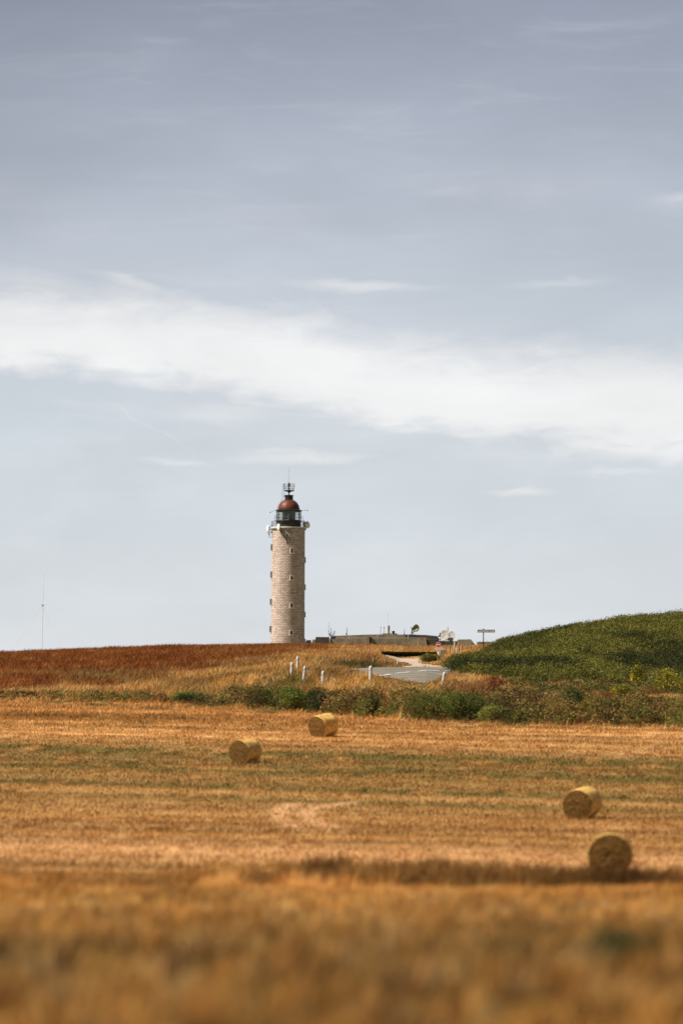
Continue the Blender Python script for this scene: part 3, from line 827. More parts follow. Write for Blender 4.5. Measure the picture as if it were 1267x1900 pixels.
def bale(label, px, Y, D, L, turn, seed, tilt=3):
    """turn: degrees the near face is turned to the left of facing the camera"""
    r = D / 2
    p = at(px, Y)
    root = empty('straw_bale', p, label, 'straw bale', 'round straw bales on the stubble', (R(tilt), 0, R(-turn)))
    root.location.z -= .04
    nA, rg = 72, np.random.default_rng(seed)
    ph = rg.uniform(0, 6, 4)
    def prof(a, yy):
        k = 1 + .012 * math.sin(2 * a + ph[0]) + .008 * math.sin(5 * a + ph[1] + yy * 2) + .006 * math.sin(11 * a + ph[2])
        return k * r
    def P(a, q, yy):
        z = r + q * math.sin(a)
        z = max(z, .02 + .25 * (z - .02) if z < .05 else z)          # settled flat where it rests
        return (q * math.cos(a), yy, z * .985)
    # wrap: round the side, with softly rolled edges
    mb = MB(); rows = [(-L / 2, -.016), (-L / 2 + .012, -.004), (-L / 2 + .07, 0)] + [(-L / 2 + .07 + (L - .14) * k / 8, .008 * math.sin(k * 2.1 + ph[3])) for k in range(1, 8)] + [(L / 2 - .07, 0), (L / 2 - .012, -.004), (L / 2, -.016)]
    v = []; f = []
    for (yy, dr) in rows: v += [P(2 * math.pi * k / nA, prof(2 * math.pi * k / nA, yy) + dr, yy) for k in range(nA)]
    for i in range(len(rows) - 1): f += [(i * nA + k, i * nA + (k + 1) % nA, (i + 1) * nA + (k + 1) % nA, (i + 1) * nA + k) for k in range(nA)]
    mb.add(v, f); mb.build('net_wrap', M_net, root, smooth=True)
    # the two straw ends
    for sgn in (-1, 1):
        v = [(0, sgn * (L / 2 + .01), r * .985)]; f = []
        nr_ = 12
        for i in range(1, nr_ + 1):
            q = i / nr_
            for k in range(nA):
                a_ = 2 * math.pi * k / nA
                rr = (prof(a_, sgn * L / 2) - .017) * q
                bulge = .035 * (1 - q * q) + .022 * (vn(np.array(rr * math.cos(a_) * 14 + 40), np.array(rr * math.sin(a_) * 14 + seed), seed) - .5) - .03 * math.exp(-(q / .12) ** 2)
                v.append(P(a_, rr, sgn * (L / 2 - .012 + float(bulge))))
        f += [(0, 1 + k, 1 + (k + 1) % nA) for k in range(nA)]
        for i in range(nr_ - 1):
            o0, o1 = 1 + i * nA, 1 + (i + 1) * nA
            f += [(o0 + k, o1 + k, o1 + (k + 1) % nA, o0 + (k + 1) % nA) for k in range(nA)]
        MB().add(v, f).build('straw_face', M_face, root, smooth=True)
    # loose straw around the ends and the foot
    n_ = 420
    a_ = rg.uniform(0, 2 * np.pi, n_); q = r * rg.uniform(.05, .97, n_) ** .6
    S0 = np.stack([q * np.cos(a_), np.full(n_, -L / 2 - .01), r + q * np.sin(a_)], 1)
    D0 = rg.normal(size=(n_, 3)) * .05; D0[:, 1] = -np.abs(rg.normal(0, .035, n_))
    w_ = np.array([0.0, 0, .007])
    m_ = 520
    a2 = rg.uniform(-.35, np.pi + .35, m_); y2 = rg.uniform(-L / 2, L / 2, m_)
    S1 = np.stack([r * .99 * np.cos(a2), y2, (r + r * .99 * np.sin(a2)) * .985], 1)
    D1 = np.stack([np.cos(a2), rg.normal(0, 1, m_), np.sin(a2)], 1) * rg.uniform(.015, .06, (m_, 1))
    S0 = np.concatenate([S0, S1]); D0 = np.concatenate([D0, D1]); n_ += m_
    V = np.stack([S0 - w_, S0 + w_, S0 + D0], 1).reshape(-1, 3)
    c = np.repeat(jitter(np.repeat(A(.34, .20, .07)[None], n_, 0), .4, rg), 3, 0)
    np_mesh('loose_straw', V, np.arange(3 * n_), 3, c, M_grass, root)
    return root
bale('farther straw bale near the hedge, yellow side lit and rough end facing left', 602.5, 222, 1.36, 1.12, 42, 1, 10)
bale('straw bale in the left half of the stubble, with a shadow at its right foot', 456.5, 195, 1.28, 1.10, 34, 2, 5.5)
bale('straw bale with a yellow lit top, behind the nearest bale on the right', 1081, 152, 1.28, 1.14, 24, 3, 7)
bale('nearest straw bale, brown round end facing the camera just behind the low rise', 1131, 107, 1.25, 1.15, 5.5, 4, 0)

# ------------------------------------------------------------------ white roadside bollards
M_white = mat('weathered_white_paint', (.62, .61, .58), .6, noise=(9, (.44, .41, .37), .52, .75), bump=(20, .3, .01))
M_dark = mat('dark_steel', (.025, .025, .028), .5, .3)
M_grey = mat('galvanised_steel', (.42, .42, .42), .5, .5, noise=(3, (.30, .30, .30), .4, .6))
def bollard(label, px, Y, h, r, leanx, leany=0):
    p = at(px, Y)
    b0 = empty('bollard', p + Vector((0, 0, -.25)), label, 'bollard', 'white bollards along the road', (R(leany), R(leanx), 0))
    H = h + .25
    MB().lathe([(r * 1.0, 0), (r * 1.02, H * .4), (r * .98, H - .42), (r * .98, H - .40)], 20).build('post', M_white, b0, smooth=True)
    MB().lathe([(r * .84, H - .40), (r * .84, H - .33)], 20).build('neck', M_white, b0, smooth=True)
    MB().lathe([(r * .98, H - .33), (r * 1.0, H - .32), (r * .98, H - .12), (r * .86, H - .05), (r * .55, H - .01), (r * .15, H)], 20).build('cap', M_white, b0, smooth=True)
    mb = MB(); mb.box((r * .72, -r * .62, H - .2), (.07, .05, .1)); mb.build('reflector', M_dark, b0)
    return b0
bollard('white bollard furthest left, ringed by dark grass with a ribbed grey side', 540.5, 293, 1.05, .115, 2.5)
bollard('upright white bollard, tallest standing and second from the left', 552.2, 300, 1.12, .118, .5)
bollard('white bollard leaning slightly right, third from the left', 563, 288, 1.10, .112, 5)
bollard('white bollard fourth from the left, alone in the tawny grass', 598, 284, 1.05, .118, 3)
bollard('white bollard standing alone before the grey asphalt of the road', 687, 273, 1.12, .118, 1)
bollard('white bollard leaning far right at the near corner of the road', 818, 262, 1.10, .105, 11)

# ------------------------------------------------------------------ fence posts
M_post = mat('grey_wood', (.20, .15, .10), .9, noise=(10, (.33, .27, .2), .4, .7))
M_postpale = mat('pale_wood', (.50, .44, .36), .9, noise=(8, (.34, .28, .2), .45, .7))
def post(px, Y, h, r, label, lean=0, m=None, group='wooden fence posts by the junction'):
    p = at(px, Y)
    o = MB().lathe([(r * 1.05, -.3), (r, h * .5), (r * .95, h - .03), (r * .7, h)], 10).build('fence_post', m or M_post, smooth=True)
    o.location = p; o.rotation_euler = (0, R(lean), 0)
    tag(o, label, 'fence post', group)
    return o
post(826.5, 392, 1.15, .055, 'thin dark fence post beside the low concrete block', 0)
post(833.5, 398, 1.2, .075, 'thick brown fence post between the thin post and the pale tall post', 2)
post(842, 396, 1.35, .085, 'tallest pale fence post, white on its sunny side', 3, M_postpale)
post(846.3, 372, 1.05, .07, 'short pale fence post low in the grass at the edge of the green scrub', 1, M_postpale)
post(850.5, 408, 1.0, .07, 'weathered fence post right of the tallest pale post', 2)
post(857, 412, 1.0, .065, 'weathered fence post before the left half of the beige block', 0)
post(866, 416, .8, .055, 'short fence post before the middle of the beige block', 0)
post(872.6, 419, .8, .055, 'short fence post before the sloping right side of the beige block', 1)
post(881, 422, .6, .05, 'smallest fence post in the gap between the two concrete blocks', 0)
for px_, h_, lb in ((643, .45, 'leftmost of the stub posts on the grassy island beside the road'), (667, .5, 'dark stub post left of the middle of the grassy island'),
                    (693, .5, 'stub post at the middle of the grassy island'), (715, .58, 'taller stub post right of the middle of the grassy island')):
    post(px_, 327, h_ + .15, .07, lb, 0, None, 'stub posts on the grassy island')
post(737.5, 332, .5, .085, 'white painted stub post at the right tip of the grassy island', 2, M_postpale, 'stub posts on the grassy island')

# ------------------------------------------------------------------ signs
M_red = mat('sign_red', (.62, .03, .02), .4)
M_signw = mat('sign_white', (.80, .80, .78), .45)
M_black = mat('sign_black', (.015, .015, .018), .5)
YS = 385
ppm = F / YS
p = at(813, YS)
sg = empty('no_entry_sign', p, 'round red no entry sign with a white bar above a small white plate', 'road sign')
zc = row2z(1196, YS) - p.z; zpl = row2z(1203.6, YS) - p.z
MB().tube((0, .04, -.3), (0, .04, zc + .2), .035, n=10).build('post', M_grey, sg, smooth=True)
Mf = Matrix.Translation((0, -.02, zc)) @ Matrix.Rotation(R(90), 4, 'X')
rd = 5.0 / ppm
disc = MB().lathe([(rd, -.02), (rd, .012)], 40, Mf).build('white_rim', M_signw, sg)
MB().lathe([(rd * .88, .012), (rd * .88, .020)], 40, Mf).build('red_disc', M_red, sg)
MB().box((0, -.045, zc), (rd * 1.36, .008, rd * .36)).build('white_bar', M_signw, sg)
pl = MB().box((.03, -.02, zpl), (14.6 / ppm, .02, 3.9 / ppm)).build('plate', M_signw, sg)
mk = MB(); xx = -.30
for wv in (.05, .03, .05, .02, .05, .04, 0, .05, .03, .05, .04, .02, .05):
    if wv: mk.box((xx + wv / 2 + .03, -.0325, zpl), (wv * .6, .003, .07))
    xx += .047
mk.build('lettering', mat('faded_lettering', (.35, .33, .30), .6), sg)

YD = 400
ppm = F / YD
p = at(896.5, YD)
ds = empty('direction_sign', p, 'long white arrow sign with black border on a tall dark post', 'road sign')
z0 = row2z(1170.9, YD) - p.z
MB().tube((0, .05, -.4), (0, .05, z0 + .19), .052, n=12).lathe([(.02, 0), (.075, .03), (.085, .09), (.03, .14)], 12, Matrix.Translation((0, .05, z0 + .12))).build('post', M_black, ds, smooth=True)
wS = 32.5 / ppm; hS = 5.4 / ppm
xc = (901.5 - 896.5) / ppm
brd = MB().box((xc, -.02, z0), (wS, .03, hS)).build('panel', M_signw, ds, bevel=.008)
bm = MB(); t_ = .045
bm.box((xc, -.039, z0 + hS / 2 - .035), (wS - .05, .006, t_)); bm.box((xc, -.039, z0 - hS / 2 + .035), (wS - .05, .006, t_))
bm.box((xc - wS / 2 + .035, -.039, z0), (t_, .006, hS - .12)); bm.box((xc + wS / 2 - .045, -.039, z0), (t_ * 1.6, .006, hS - .12))
bm.build('border', M_black, ds)
lt = MB()
def stroke(u0, v0, u1, v1, w=.022):   # in sign units, from the panel's left edge and middle
    a = Vector((xc - wS / 2 + u0, -.0385, z0 + v0)); b2 = Vector((xc - wS / 2 + u1, -.0385, z0 + v1))
    d = (b2 - a); L_ = d.length; ang = math.atan2(d.z, d.x)
    Mx = Matrix.Translation((a + b2) / 2) @ Matrix.Rotation(-ang, 4, 'Y')
    lt.box((0, 0, 0), (L_, .005, w), Mx)
def glyph(kind, u, s=.055):
    G = {'P': [(0, -1, 0, 1), (0, 1, 1, .9), (1, .9, 1, .1), (1, .1, 0, 0)], 'R': [(0, -1, 0, 1), (0, 1, 1, .9), (1, .9, 1, .1), (1, .1, 0, 0), (.3, 0, 1, -1)],
         'i': [(.5, -1, .5, 1)], 'n': [(0, -1, 0, .6), (0, .6, 1, .6), (1, .6, 1, -1)], 'A': [(0, -1, .5, 1), (.5, 1, 1, -1), (.2, -.2, .8, -.2)],
         'C': [(1, .9, 0, .9), (0, .9, 0, -.9), (0, -.9, 1, -.9)], 'L': [(0, 1, 0, -1), (0, -1, 1, -1)]}[kind]
    for (a, b2, c_, d) in G: stroke(u + a * s, b2 * s, u + c_ * s, d * s, .016)
for kd, u in (('P', .14), ('R', .33), ('n', .50), ('i', .64), ('n', .76), ('L', .90), ('A', 1.08), ('C', 1.20), ('C', 1.36), ('P', 1.48)): glyph(kd, u)
lt.build('lettering', mat('sign_lettering', (.10, .10, .11), .5), ds)
ar = MB(); ax = xc - wS / 2 + 1.65; 
ar.prism([(ax, -.055), (ax + .1, 0), (ax, .055)], -.041, -.036)
ar.build('arrow', M_black, ds)

# leaning pale stump by the sign and low concrete block
p = at(816.5, 380)
o = MB().lathe([(.13, -.3), (.125, .2), (.12, .75), (.07, .86)], 12).build('marker_stone', mat('pale_stone', (.62, .57, .50), .85, noise=(5, (.42, .36, .3), .45, .7)), smooth=True)
o.location = p; o.rotation_euler = (0, R(-14), 0)
tag(o, 'pale leaning stone marker at the foot of the no entry sign', 'stone marker')
M_conc = mat('weathered_concrete', (.40, .31, .225), .9, noise=(.9, (.27, .20, .135), .35, .68), bump=(6, .5, .05))
M_concshade = mat('shaded_concrete', (.10, .085, .07), .9, noise=(.8, (.055, .047, .04), .4, .65), bump=(6, .5, .05))  # concrete darkened in its base colour to stand for shaded faces
M_concm = mat('grey_brown_concrete', (.36, .29, .21), .9, noise=(.9, (.22, .17, .12), .35, .65), bump=(6, .5, .05))
p = at(822, 389)
o = MB().box((0, .3, .3), (.62, .5, 1.15)).build('concrete_block', M_concm, bevel=.03)
o.location = p; tag(o, 'low grey concrete block behind the leaning stone marker', 'concrete block')

# dark clipped hedge behind the drive
hd = empty('hedge', at(760, 411), 'low dark clipped hedge behind the pale driveway', 'hedge')
rg = np.random.default_rng(77)
nn = 26000
hp = rg.uniform(708, 812, nn)
Yh = np.interp(hp, [708, 740, 790, 812], [404, 409, 411, 409]) + rg.uniform(-.5, .9, nn)
topz = row2z(np.interp(hp, [708, 745, 775, 800, 812], [1211.8, 1210, 1209.5, 1210, 1210.5]), 410)
base = zp(hp, Yh - 4) - .5
hz_ = base + (topz - base) * rg.uniform(0, 1, nn)
PX = np.stack([(hp - CX) / F * Yh, Yh, hz_], 1) - np.array(hd.location)
V, Q, cc = leaves(PX, rg.uniform(.05, .10, nn), jitter(np.repeat(A(.045, .043, .018)[None], nn, 0), .35, rg), rg)
np_mesh('foliage', V, Q, 4, cc, M_leaf, hd)
mb = MB()
for k in range(18):
    q = 712 + k * 5.6; yy = float(np.interp(q, [708, 740, 790, 812], [404, 409, 411, 409])) + .2
    b3 = Vector(((q - CX) / F * yy, yy, float(zp(q, yy - 4)) - .4)) - hd.location
    mb.tube(b3, b3 + Vector((.1, 0, .9)), .03, .015, 5)
mb.build('stem', M_wood, hd)

# ------------------------------------------------------------------ old concrete battery
YB = 640.0
ppm = F / YB
def bx(px): return (px - CX) / F * YB
def bz(row): return row2z(row, YB)
zb = 18.0
bk = empty('battery_building', (bx(700), YB, zb), 'long low concrete battery with stepped roof behind the tawny slope', 'building')
OX, OZ = bx(700), zb
def pr(poly, y0, y1): return [(bx(a) - OX, bz(r_) - OZ) for a, r_ in poly], y0, y1
def wall(poly, y0, y1, name, m):
    q, a, b2 = pr(poly, y0, y1)
    return MB().prism(q, a, b2).build(name, m, bk)
BOT = 1203.5
wall([(612, BOT), (812, BOT), (812, 1185.5), (612, 1186)], 0, 14, 'lower_wall', M_concm)
wall([(622, 1186), (752, 1186), (752, 1177), (722, 1176.3), (680, 1177), (624, 1179.2)], 1.2, 13, 'upper_tier', M_concm)
wall([(752.2, 1186.2), (815, 1186.2), (812, 1180), (790, 1177.8), (752.2, 1176.8)], 1.0, 13.2, 'side_tier', M_concshade)
wall([(612, 1186.2), (623.8, 1186.2), (623.8, 1179.2), (614, 1180)], 1.3, 12, 'end_block', M_concshade)
wall([(582.5, BOT), (612.2, BOT), (611, 1182.6), (586, 1182.2)], -1.5, 9, 'left_block', M_concshade)
wall([(576, BOT), (583.5, BOT), (585.5, 1187), (580, 1187)], -1.2, 6, 'left_face', M_conc)
wall([(565, BOT), (578, BOT), (577, 1187.5), (568, 1187.8)], 0, 6, 'far_left_wall', M_concshade)
wall([(678, BOT), (685, BOT), (685, 1181.5), (679, 1182)], -2, -0.003, 'buttress', M_conc)
wall([(685.1, BOT), (694, BOT), (690.5, 1184), (685.1, 1181.8)], -1.9, -0.003, 'buttress', M_concshade)  # shaded side of the buttress, its shade put into the colour
wall([(775, BOT), (792.5, BOT), (789, 1184), (775, 1184)], -2.2, -0.003, 'buttress', M_conc)
wall([(792.6, 1206), (848, 1206), (848, 1189.8), (815, 1189.5), (812.3, 1186.5), (791, 1186.4)], -.5, 9, 'shaded_wall', M_concshade)
# parapet rail along the lower roof
rl = MB()
rl.box(((bx(625) + bx(790)) / 2 - OX, .05, bz(1183.6) - OZ), (bx(790) - bx(625), .05, .12))
for q in range(625, 791, 15): rl.box((bx(q) - OX, .05, bz(1185) - OZ), (.07, .05, .36))
for q in (648, 700.5, 757): rl.box((bx(q) - OX, 0.02, bz(1182.3) - OZ), (.18, .06, .75))
rl.build('railing', mat('pale_rail', (.46, .42, .34), .8), bk)
o = MB().prism([(bx(848.2), bz(1209)), (bx(885), bz(1209)), (bx(872), bz(1187.2)), (bx(848.2), bz(1187.6))], YB - 3, YB + 3).build('concrete_block', M_conc)
tag(o, 'beige concrete block with a sloping right edge behind the fence posts', 'concrete block')
o = MB().prism([(bx(872.5), bz(1188)), (bx(889), bz(1209)), (bx(885.3), bz(1209)), (bx(872.3), bz(1187.4))], YB - 2.9, YB + 3).build('end_slope', mat('orange_stained_concrete', (.42, .22, .11), .9, noise=(1, (.3, .15, .08), .4, .6)), o)
o = MB().prism([(bx(885.2), bz(1210)), (bx(925), bz(1210)), (bx(914.5), bz(1191)), (bx(885.2), bz(1191))], YB - 1, YB + 5).build('concrete_block', M_concm)
tag(o, 'brown concrete block with sloping end behind the direction sign post', 'concrete block')

# things on the battery roof
def roofobj(name, px, row, Yo, label, cat, group=None):
    return empty(name, (bx(px), YB + Yo, bz(row)), label, cat, group)
u = 1 / ppm    # metres per photo pixel at the battery
t = roofobj('antenna_mast', 614, 1181, 3, 'cluster of thin whip antennas on a frame at the left end of the battery', 'antenna')
mb = MB()
mb.tube((0, 0, -.2), (0, 0, 17 * u), .06, .03, 6); mb.tube((-4 * u, 0, -.2), (-4 * u, 0, 28 * u), .025, .015, 5)
mb.build('mast', M_dark, t)
mb = MB()
for (a, b2, c_, d) in ((-4.5, 8, -2, 3), (-2, 3, 1, 9), (2, 2, 6, 10), (6, 2, 7, 11), (4.5, 10, 8, 10.3), (-5, 12, -3.5, 5), (-2.5, 7, -1, 1), (-3, 3, 4, 3.2), (3, 1, 4.5, 7)):
    mb.tube((a * u, 0, b2 * u), (c_ * u, 0, d * u), .04, n=5)
mb.build('frame', M_dark, t)
def whip(px, row0, row1, label, r=.05, extra=None, m=None, Yo=3):
    t = roofobj('antenna_mast', px, row0, Yo, label, 'antenna', 'masts on the battery roof')
    h = (row0 - row1) * u
    MB().tube((0, 0, -.3), (0, 0, h), r, r * .5, 6).build('mast', m or M_dark, t)
    if extra:
        mb = MB()
        for (a, b2, c_, d) in extra: mb.box((a * u, 0, b2 * u), (c_ * u, .2, d * u))
        mb.build('fitting', m or M_dark, t)
whip(643.5, 1178.5, 1163, 'dark mast with a box fitting on the left part of the battery roof', .06, ((-1.2, 3.5, 1.6, 3), (0, 9, 1.2, 1.5)))
whip(706.5, 1186, 1162, 'left of the two slim poles beside the chimney', .045, ((0, 23, 1.1, 1.8), (0, 8, 1.3, 2)))
whip(712.7, 1178, 1162, 'right of the two slim poles beside the chimney', .045, ((0, 15, 1.2, 2.4),))
whip(720.3, 1162, 1136, 'faint hair thin aerial rising above the chimney', .016, ((0, 22.5, .7, .7),), M_grey, 2.2)
whip(750.5, 1177, 1165.5, 'short dark mast left of the olive dish', .06, ((0, 1.2, 2, 2.4),))
whip(763, 1163.3, 1163, 'tiny dark aerial fitting standing at the left of the olive dish', .03, ((0, .3, .8, 2.2), (0, -7, .3, 14)))
t = roofobj('chimney', 721.5, 1177, 2.5, 'square chimney with a stepped base on the battery roof', 'chimney')
MB().box((0, 0, 8.5 * u), (3.9 * u, .5, 17 * u)).build('stack', M_concm, t, bevel=.02)
MB().box((-3 * u, .1, 1.0 * u), (17 * u, 1.2, 3.4 * u)).build('base', M_concm, t, bevel=.02)
t = roofobj('roof_vent', 730, 1176, 2.5, 'dark capped ventilator right of the chimney', 'vent')
MB().lathe([(2.2 * u, -.1), (2.0 * u, 3.2 * u)], 14).build('pipe', M_dark, t)
MB().lathe([(3.2 * u, 3.3 * u), (3.0 * u, 5.2 * u), (1.2 * u, 6.4 * u)], 14).build('cap', M_dark, t)
MB().box((3.5 * u, 0, .6 * u), (7 * u, .8, 1.6 * u)).build('base', M_dark, t)
# olive bowl dish on a tripod
t = roofobj('radar_dish', 765.3, 1177, 3, 'olive green bowl shaped dish on a dark tripod', 'dish antenna')
mb = MB(); mb.tube((0, 0, -.1), (0, 0, 11 * u), .09, n=8); mb.tube((0, 0, 5.5 * u), (-6 * u, 0, -.1), .035, n=5); mb.tube((0, 0, 5.5 * u), (6.5 * u, -.1, -.1), .035, n=5); mb.tube((0, 0, 5 * u), (1 * u, .9, -.1), .035, n=5)
mb.box((1.2 * u, 0, 4.6 * u), (2.6 * u, .25, 1.5 * u)); mb.box((.6 * u, 0, 12 * u), (3.4 * u, .3, 3 * u))
mb.build('tripod', M_dark, t)
axis = Vector((-.62, -.62, .25)).normalized()
Mx = Matrix.Translation((6.3 * u, 0, 12.6 * u)) @ axis.to_track_quat('Z', 'Y').to_matrix().to_4x4()
M_olive = mat('olive_paint', (.30, .31, .11), .5, noise=(2, (.42, .42, .17), .4, .65))
rD = 7.1 * u
prof = [(rD * math.sin(a), -rD * 0.85 * math.cos(a)) for a in [k * math.pi / 2 / 10 + .02 for k in range(11)]]
prof2 = [(r_ * .93, z_ * .93 + .0) for (r_, z_) in reversed(prof)]
MB().lathe(prof + prof2, 28, Mx, cap=False).build('bowl', M_olive, t, smooth=True)
mb = MB()
rim = [Mx @ Vector((rD * math.cos(a), rD * math.sin(a), .02)) for a in [k * 2 * math.pi / 24 for k in range(25)]]
mb.path(rim, .035, 5)
for a in (.4, 2.5, 4.6): mb.tube(Mx @ Vector((rD * math.cos(a), rD * math.sin(a), 0)), Mx @ Vector((0, 0, .38)), .025, n=5)
mb.lathe([(.1, .3), (.12, .45)], 10, Mx)
mb.build('feed_frame', M_dark, t)
# pair of pale mesh dishes
M_dish = mat('pale_mesh', (.52, .49, .45), .6, noise=(14, (.40, .38, .35), .4, .6))
def mesh_dish(px, row, half_w, half_h, label, yaw):
    t = roofobj('mesh_dish', px, row, 1.5, label, 'dish antenna', 'pair of pale mesh dishes')
    ax_ = Vector((math.sin(R(yaw)), -math.cos(R(yaw)), .08)).normalized()
    Mx = ax_.to_track_quat('Z', 'Y').to_matrix().to_4x4()
    rr = half_h * u
    prof = [(rr * k / 8 + .001, .22 * rr * (k / 8) ** 2) for k in range(9)]
    prof2 = [(a, b2 - .03) for a, b2 in reversed(prof)]
    MB().lathe(prof + prof2, 30, Mx, cap=False).build('reflector', M_dish, t, smooth=True)
    mb = MB()
    for k in range(3):
        a = 2 * math.pi * k / 3 + .5
        mb.tube(Mx @ Vector((rr * .9 * math.cos(a), rr * .9 * math.sin(a), .2 * rr)), Mx @ Vector((0, 0, rr * .75)), .025, n=5)
    mb.lathe([(.09, rr * .68), (.09, rr * .85)], 8, Mx)
    mb.build('feed', M_signw, t)
    mb = MB(); mb.tube(Mx @ Vector((0, 0, -.02)), Vector((0, .55, 0)), .06, n=6); mb.tube((0, .55, 0), (0, .55, -(half_h + 2) * u), .07, n=6)
    mb.build('mount', M_grey, t)
mesh_dish(825.5, 1178.6, 7, 10.7, 'left pale round mesh dish, turned towards the sun', -38)
mesh_dish(838.8, 1179.8, 6, 10.0, 'right pale round mesh dish beside the grey pole', -50)
whip(831.2, 1190, 1162, 'thick grey pole standing between the two mesh dishes', .11, ((0, 10, 1.5, 3),), M_grey, 2.6)
t = roofobj('equipment_frame', 817, 1189, 2, 'small dark rack of equipment left of the mesh dishes', 'equipment')
mb = MB(); mb.box((0, 0, 14 * u), (2.4 * u, .3, 3 * u)); mb.box((-2 * u, 0, 10 * u), (3 * u, .3, 2.2 * u)); mb.box((1.5 * u, 0, 6 * u), (3 * u, .3, 3.5 * u))
mb.build('box', M_dark, t)
mb = MB(); mb.tube((0, 0, 0), (0, 0, 15 * u), .06, n=6); mb.tube((0, 0, 6 * u), (-4 * u, 0, 0), .05, n=5); mb.tube((0, 0, 8 * u), (4 * u, 0, 0), .05, n=5); mb.tube((-3 * u, 0, 8.7 * u), (2.5 * u, 0, 8.7 * u), .06, n=5)
mb.build('stand', M_grey, t)

# ------------------------------------------------------------------ distant mast on the left
YM = 900.0
s_ = YM / F
p = Vector(((77.5 - CX) * s_, YM, row2z(1215, YM)))
t = empty('radio_mast', p, 'very thin white radio mast with a cross arm on the far left skyline', 'radio mast')
mb = MB()
top_ = (83 - 77.5) * s_; H1 = (1215 - 1123) * s_; H2 = (1215 - 1064) * s_
mb.tube((0, 0, -6), (2.4 * s_ * 1.1, 0, H1), .085, .07, 8)
mb.build('lower_mast', mat('mast_white', (.85, .85, .85), .5), t)
MB().tube((2.6 * s_, 0, H1), (top_, 0, H2), .055, .025, 6).build('upper_mast', M_signw, t)
mb = MB(); mb.tube((2.6 * s_ - 7 * s_, 0, H1), (2.6 * s_ + 7 * s_, 0, H1 + .1), .02, n=5); mb.box((2.6 * s_, 0, H1 - .05), (.34, .3, .36)); mb.build('cross_arm', M_grey, t)
mb = MB()
for a in (0.9, 3.0, 5.1):
    mb.tube((2.4 * s_, 0, H1), (2.4 * s_ + 12 * math.cos(a), 12 * math.sin(a), -6), .008, n=4)
mb.build('guy_wire', M_grey, t)

# ------------------------------------------------------------------ lighthouse
YL = 758.0
s = YL / F
ZB = 19.2
lh = empty('lighthouse', ((533.4 - CX) * s, YL, ZB), 'tall round stone lighthouse with rusty dome and black lantern room', 'lighthouse', rot=(0, R(.55), 0))
def lz(row): return row2z(row, YL) - ZB
# stone shaft with UVs for the courses
m = bpy.data.materials.new('granite_blocks'); m.use_nodes = True
n = m.node_tree; b = n.nodes['Principled BSDF']; X = NX(n); b.inputs['Roughness'].default_value = .9; b.inputs['Specular IOR Level'].default_value = .15
uv = n.nodes.new('ShaderNodeUVMap'); uv.uv_map = 'UVMap'
bt = n.nodes.new('ShaderNodeTexBrick')
bt.inputs['Scale'].default_value = 1.0; bt.inputs['Brick Width'].default_value = .78; bt.inputs['Row Height'].default_value = .335
bt.inputs['Mortar Size'].default_value = .030; bt.inputs['Mortar Smooth'].default_value = .2; bt.inputs['Bias'].default_value = -.1
bt.inputs['Color1'].default_value = (.71, .57, .51, 1); bt.inputs['Color2'].default_value = (.47, .37, .325, 1); bt.inputs['Mortar'].default_value = (.17, .12, .09, 1)
n.links.new(uv.outputs[0], bt.inputs['Vector'])
tt = n.nodes.new('ShaderNodeTexCoord')
f = X.noise(tt.outputs['Object'], 3.5, 6, .7); g = X.noise(tt.outputs['Object'], .35, 4, .6)
mpp = n.nodes.new('ShaderNodeMapping'); mpp.inputs['Scale'].default_value = (1, 1, .06); n.links.new(tt.outputs['Object'], mpp.inputs[0])
st_ = X.sm(X.noise(mpp.outputs[0], 1.6, 5, .65), .42, .72)
k = X.m('ADD', .74, X.m('ADD', X.m('MULTIPLY', f, .3), X.m('MULTIPLY', g, .34)))
k = X.m('SUBTRACT', k, X.m('MULTIPLY', st_, .16))
v = n.nodes.new('ShaderNodeVectorMath'); v.operation = 'SCALE'; n.links.new(bt.outputs['Color'], v.inputs[0]); n.links.new(k, v.inputs['Scale'])
n.links.new(v.outputs[0], b.inputs['Base Color'])
bn = n.nodes.new('ShaderNodeBump'); bn.inputs['Strength'].default_value = .9; bn.inputs['Distance'].default_value = .06
hgt = X.m('ADD', X.m('MULTIPLY', bt.outputs['Fac'], -1.0), X.m('MULTIPLY', f, .4))
n.links.new(hgt, bn.inputs['Height']); n.links.new(bn.outputs[0], b.inputs['Normal'])
M_granite = m
N_, Hn = 96, 60
zt = lz(983.5); r0, r1 = 3.36, 3.21
Vv, Ff, UV = [], [], []
for i in range(Hn + 1):
    z = -1.5 + (zt + 1.5) * i / Hn; r_ = r0 + (r1 - r0) * i / Hn
    for k in range(N_ + 1):
        a = 2 * math.pi * k / N_
        Vv.append((r_ * math.cos(a), r_ * math.sin(a), z))
for i in range(Hn):
    for k in range(N_):
        q = (i * (N_ + 1) + k, i * (N_ + 1) + k + 1, (i + 1) * (N_ + 1) + k + 1, (i + 1) * (N_ + 1) + k)
        Ff.append(q)
me = bpy.data.meshes.new('stone_tower'); me.from_pydata(Vv, [], Ff); me.update()
uvl = me.uv_layers.new(name='UVMap')
circ = .78 * 27
for poly in me.polygons:
    poly.use_smooth = True
    for li, vi in zip(poly.loop_indices, poly.vertices):
        uvl.data[li].uv = ((vi % (N_ + 1)) / N_ * circ, Vv[vi][2])
me.materials.append(M_granite)
o = bpy.data.objects.new('stone_tower', me); C.objects.link(o); o.parent = lh
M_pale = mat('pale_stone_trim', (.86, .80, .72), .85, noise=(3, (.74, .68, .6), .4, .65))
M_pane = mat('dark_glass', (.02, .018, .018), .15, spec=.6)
M_frameg = mat('grey_stone_trim', (.36, .33, .29), .85, noise=(3, (.26, .23, .20), .4, .65))
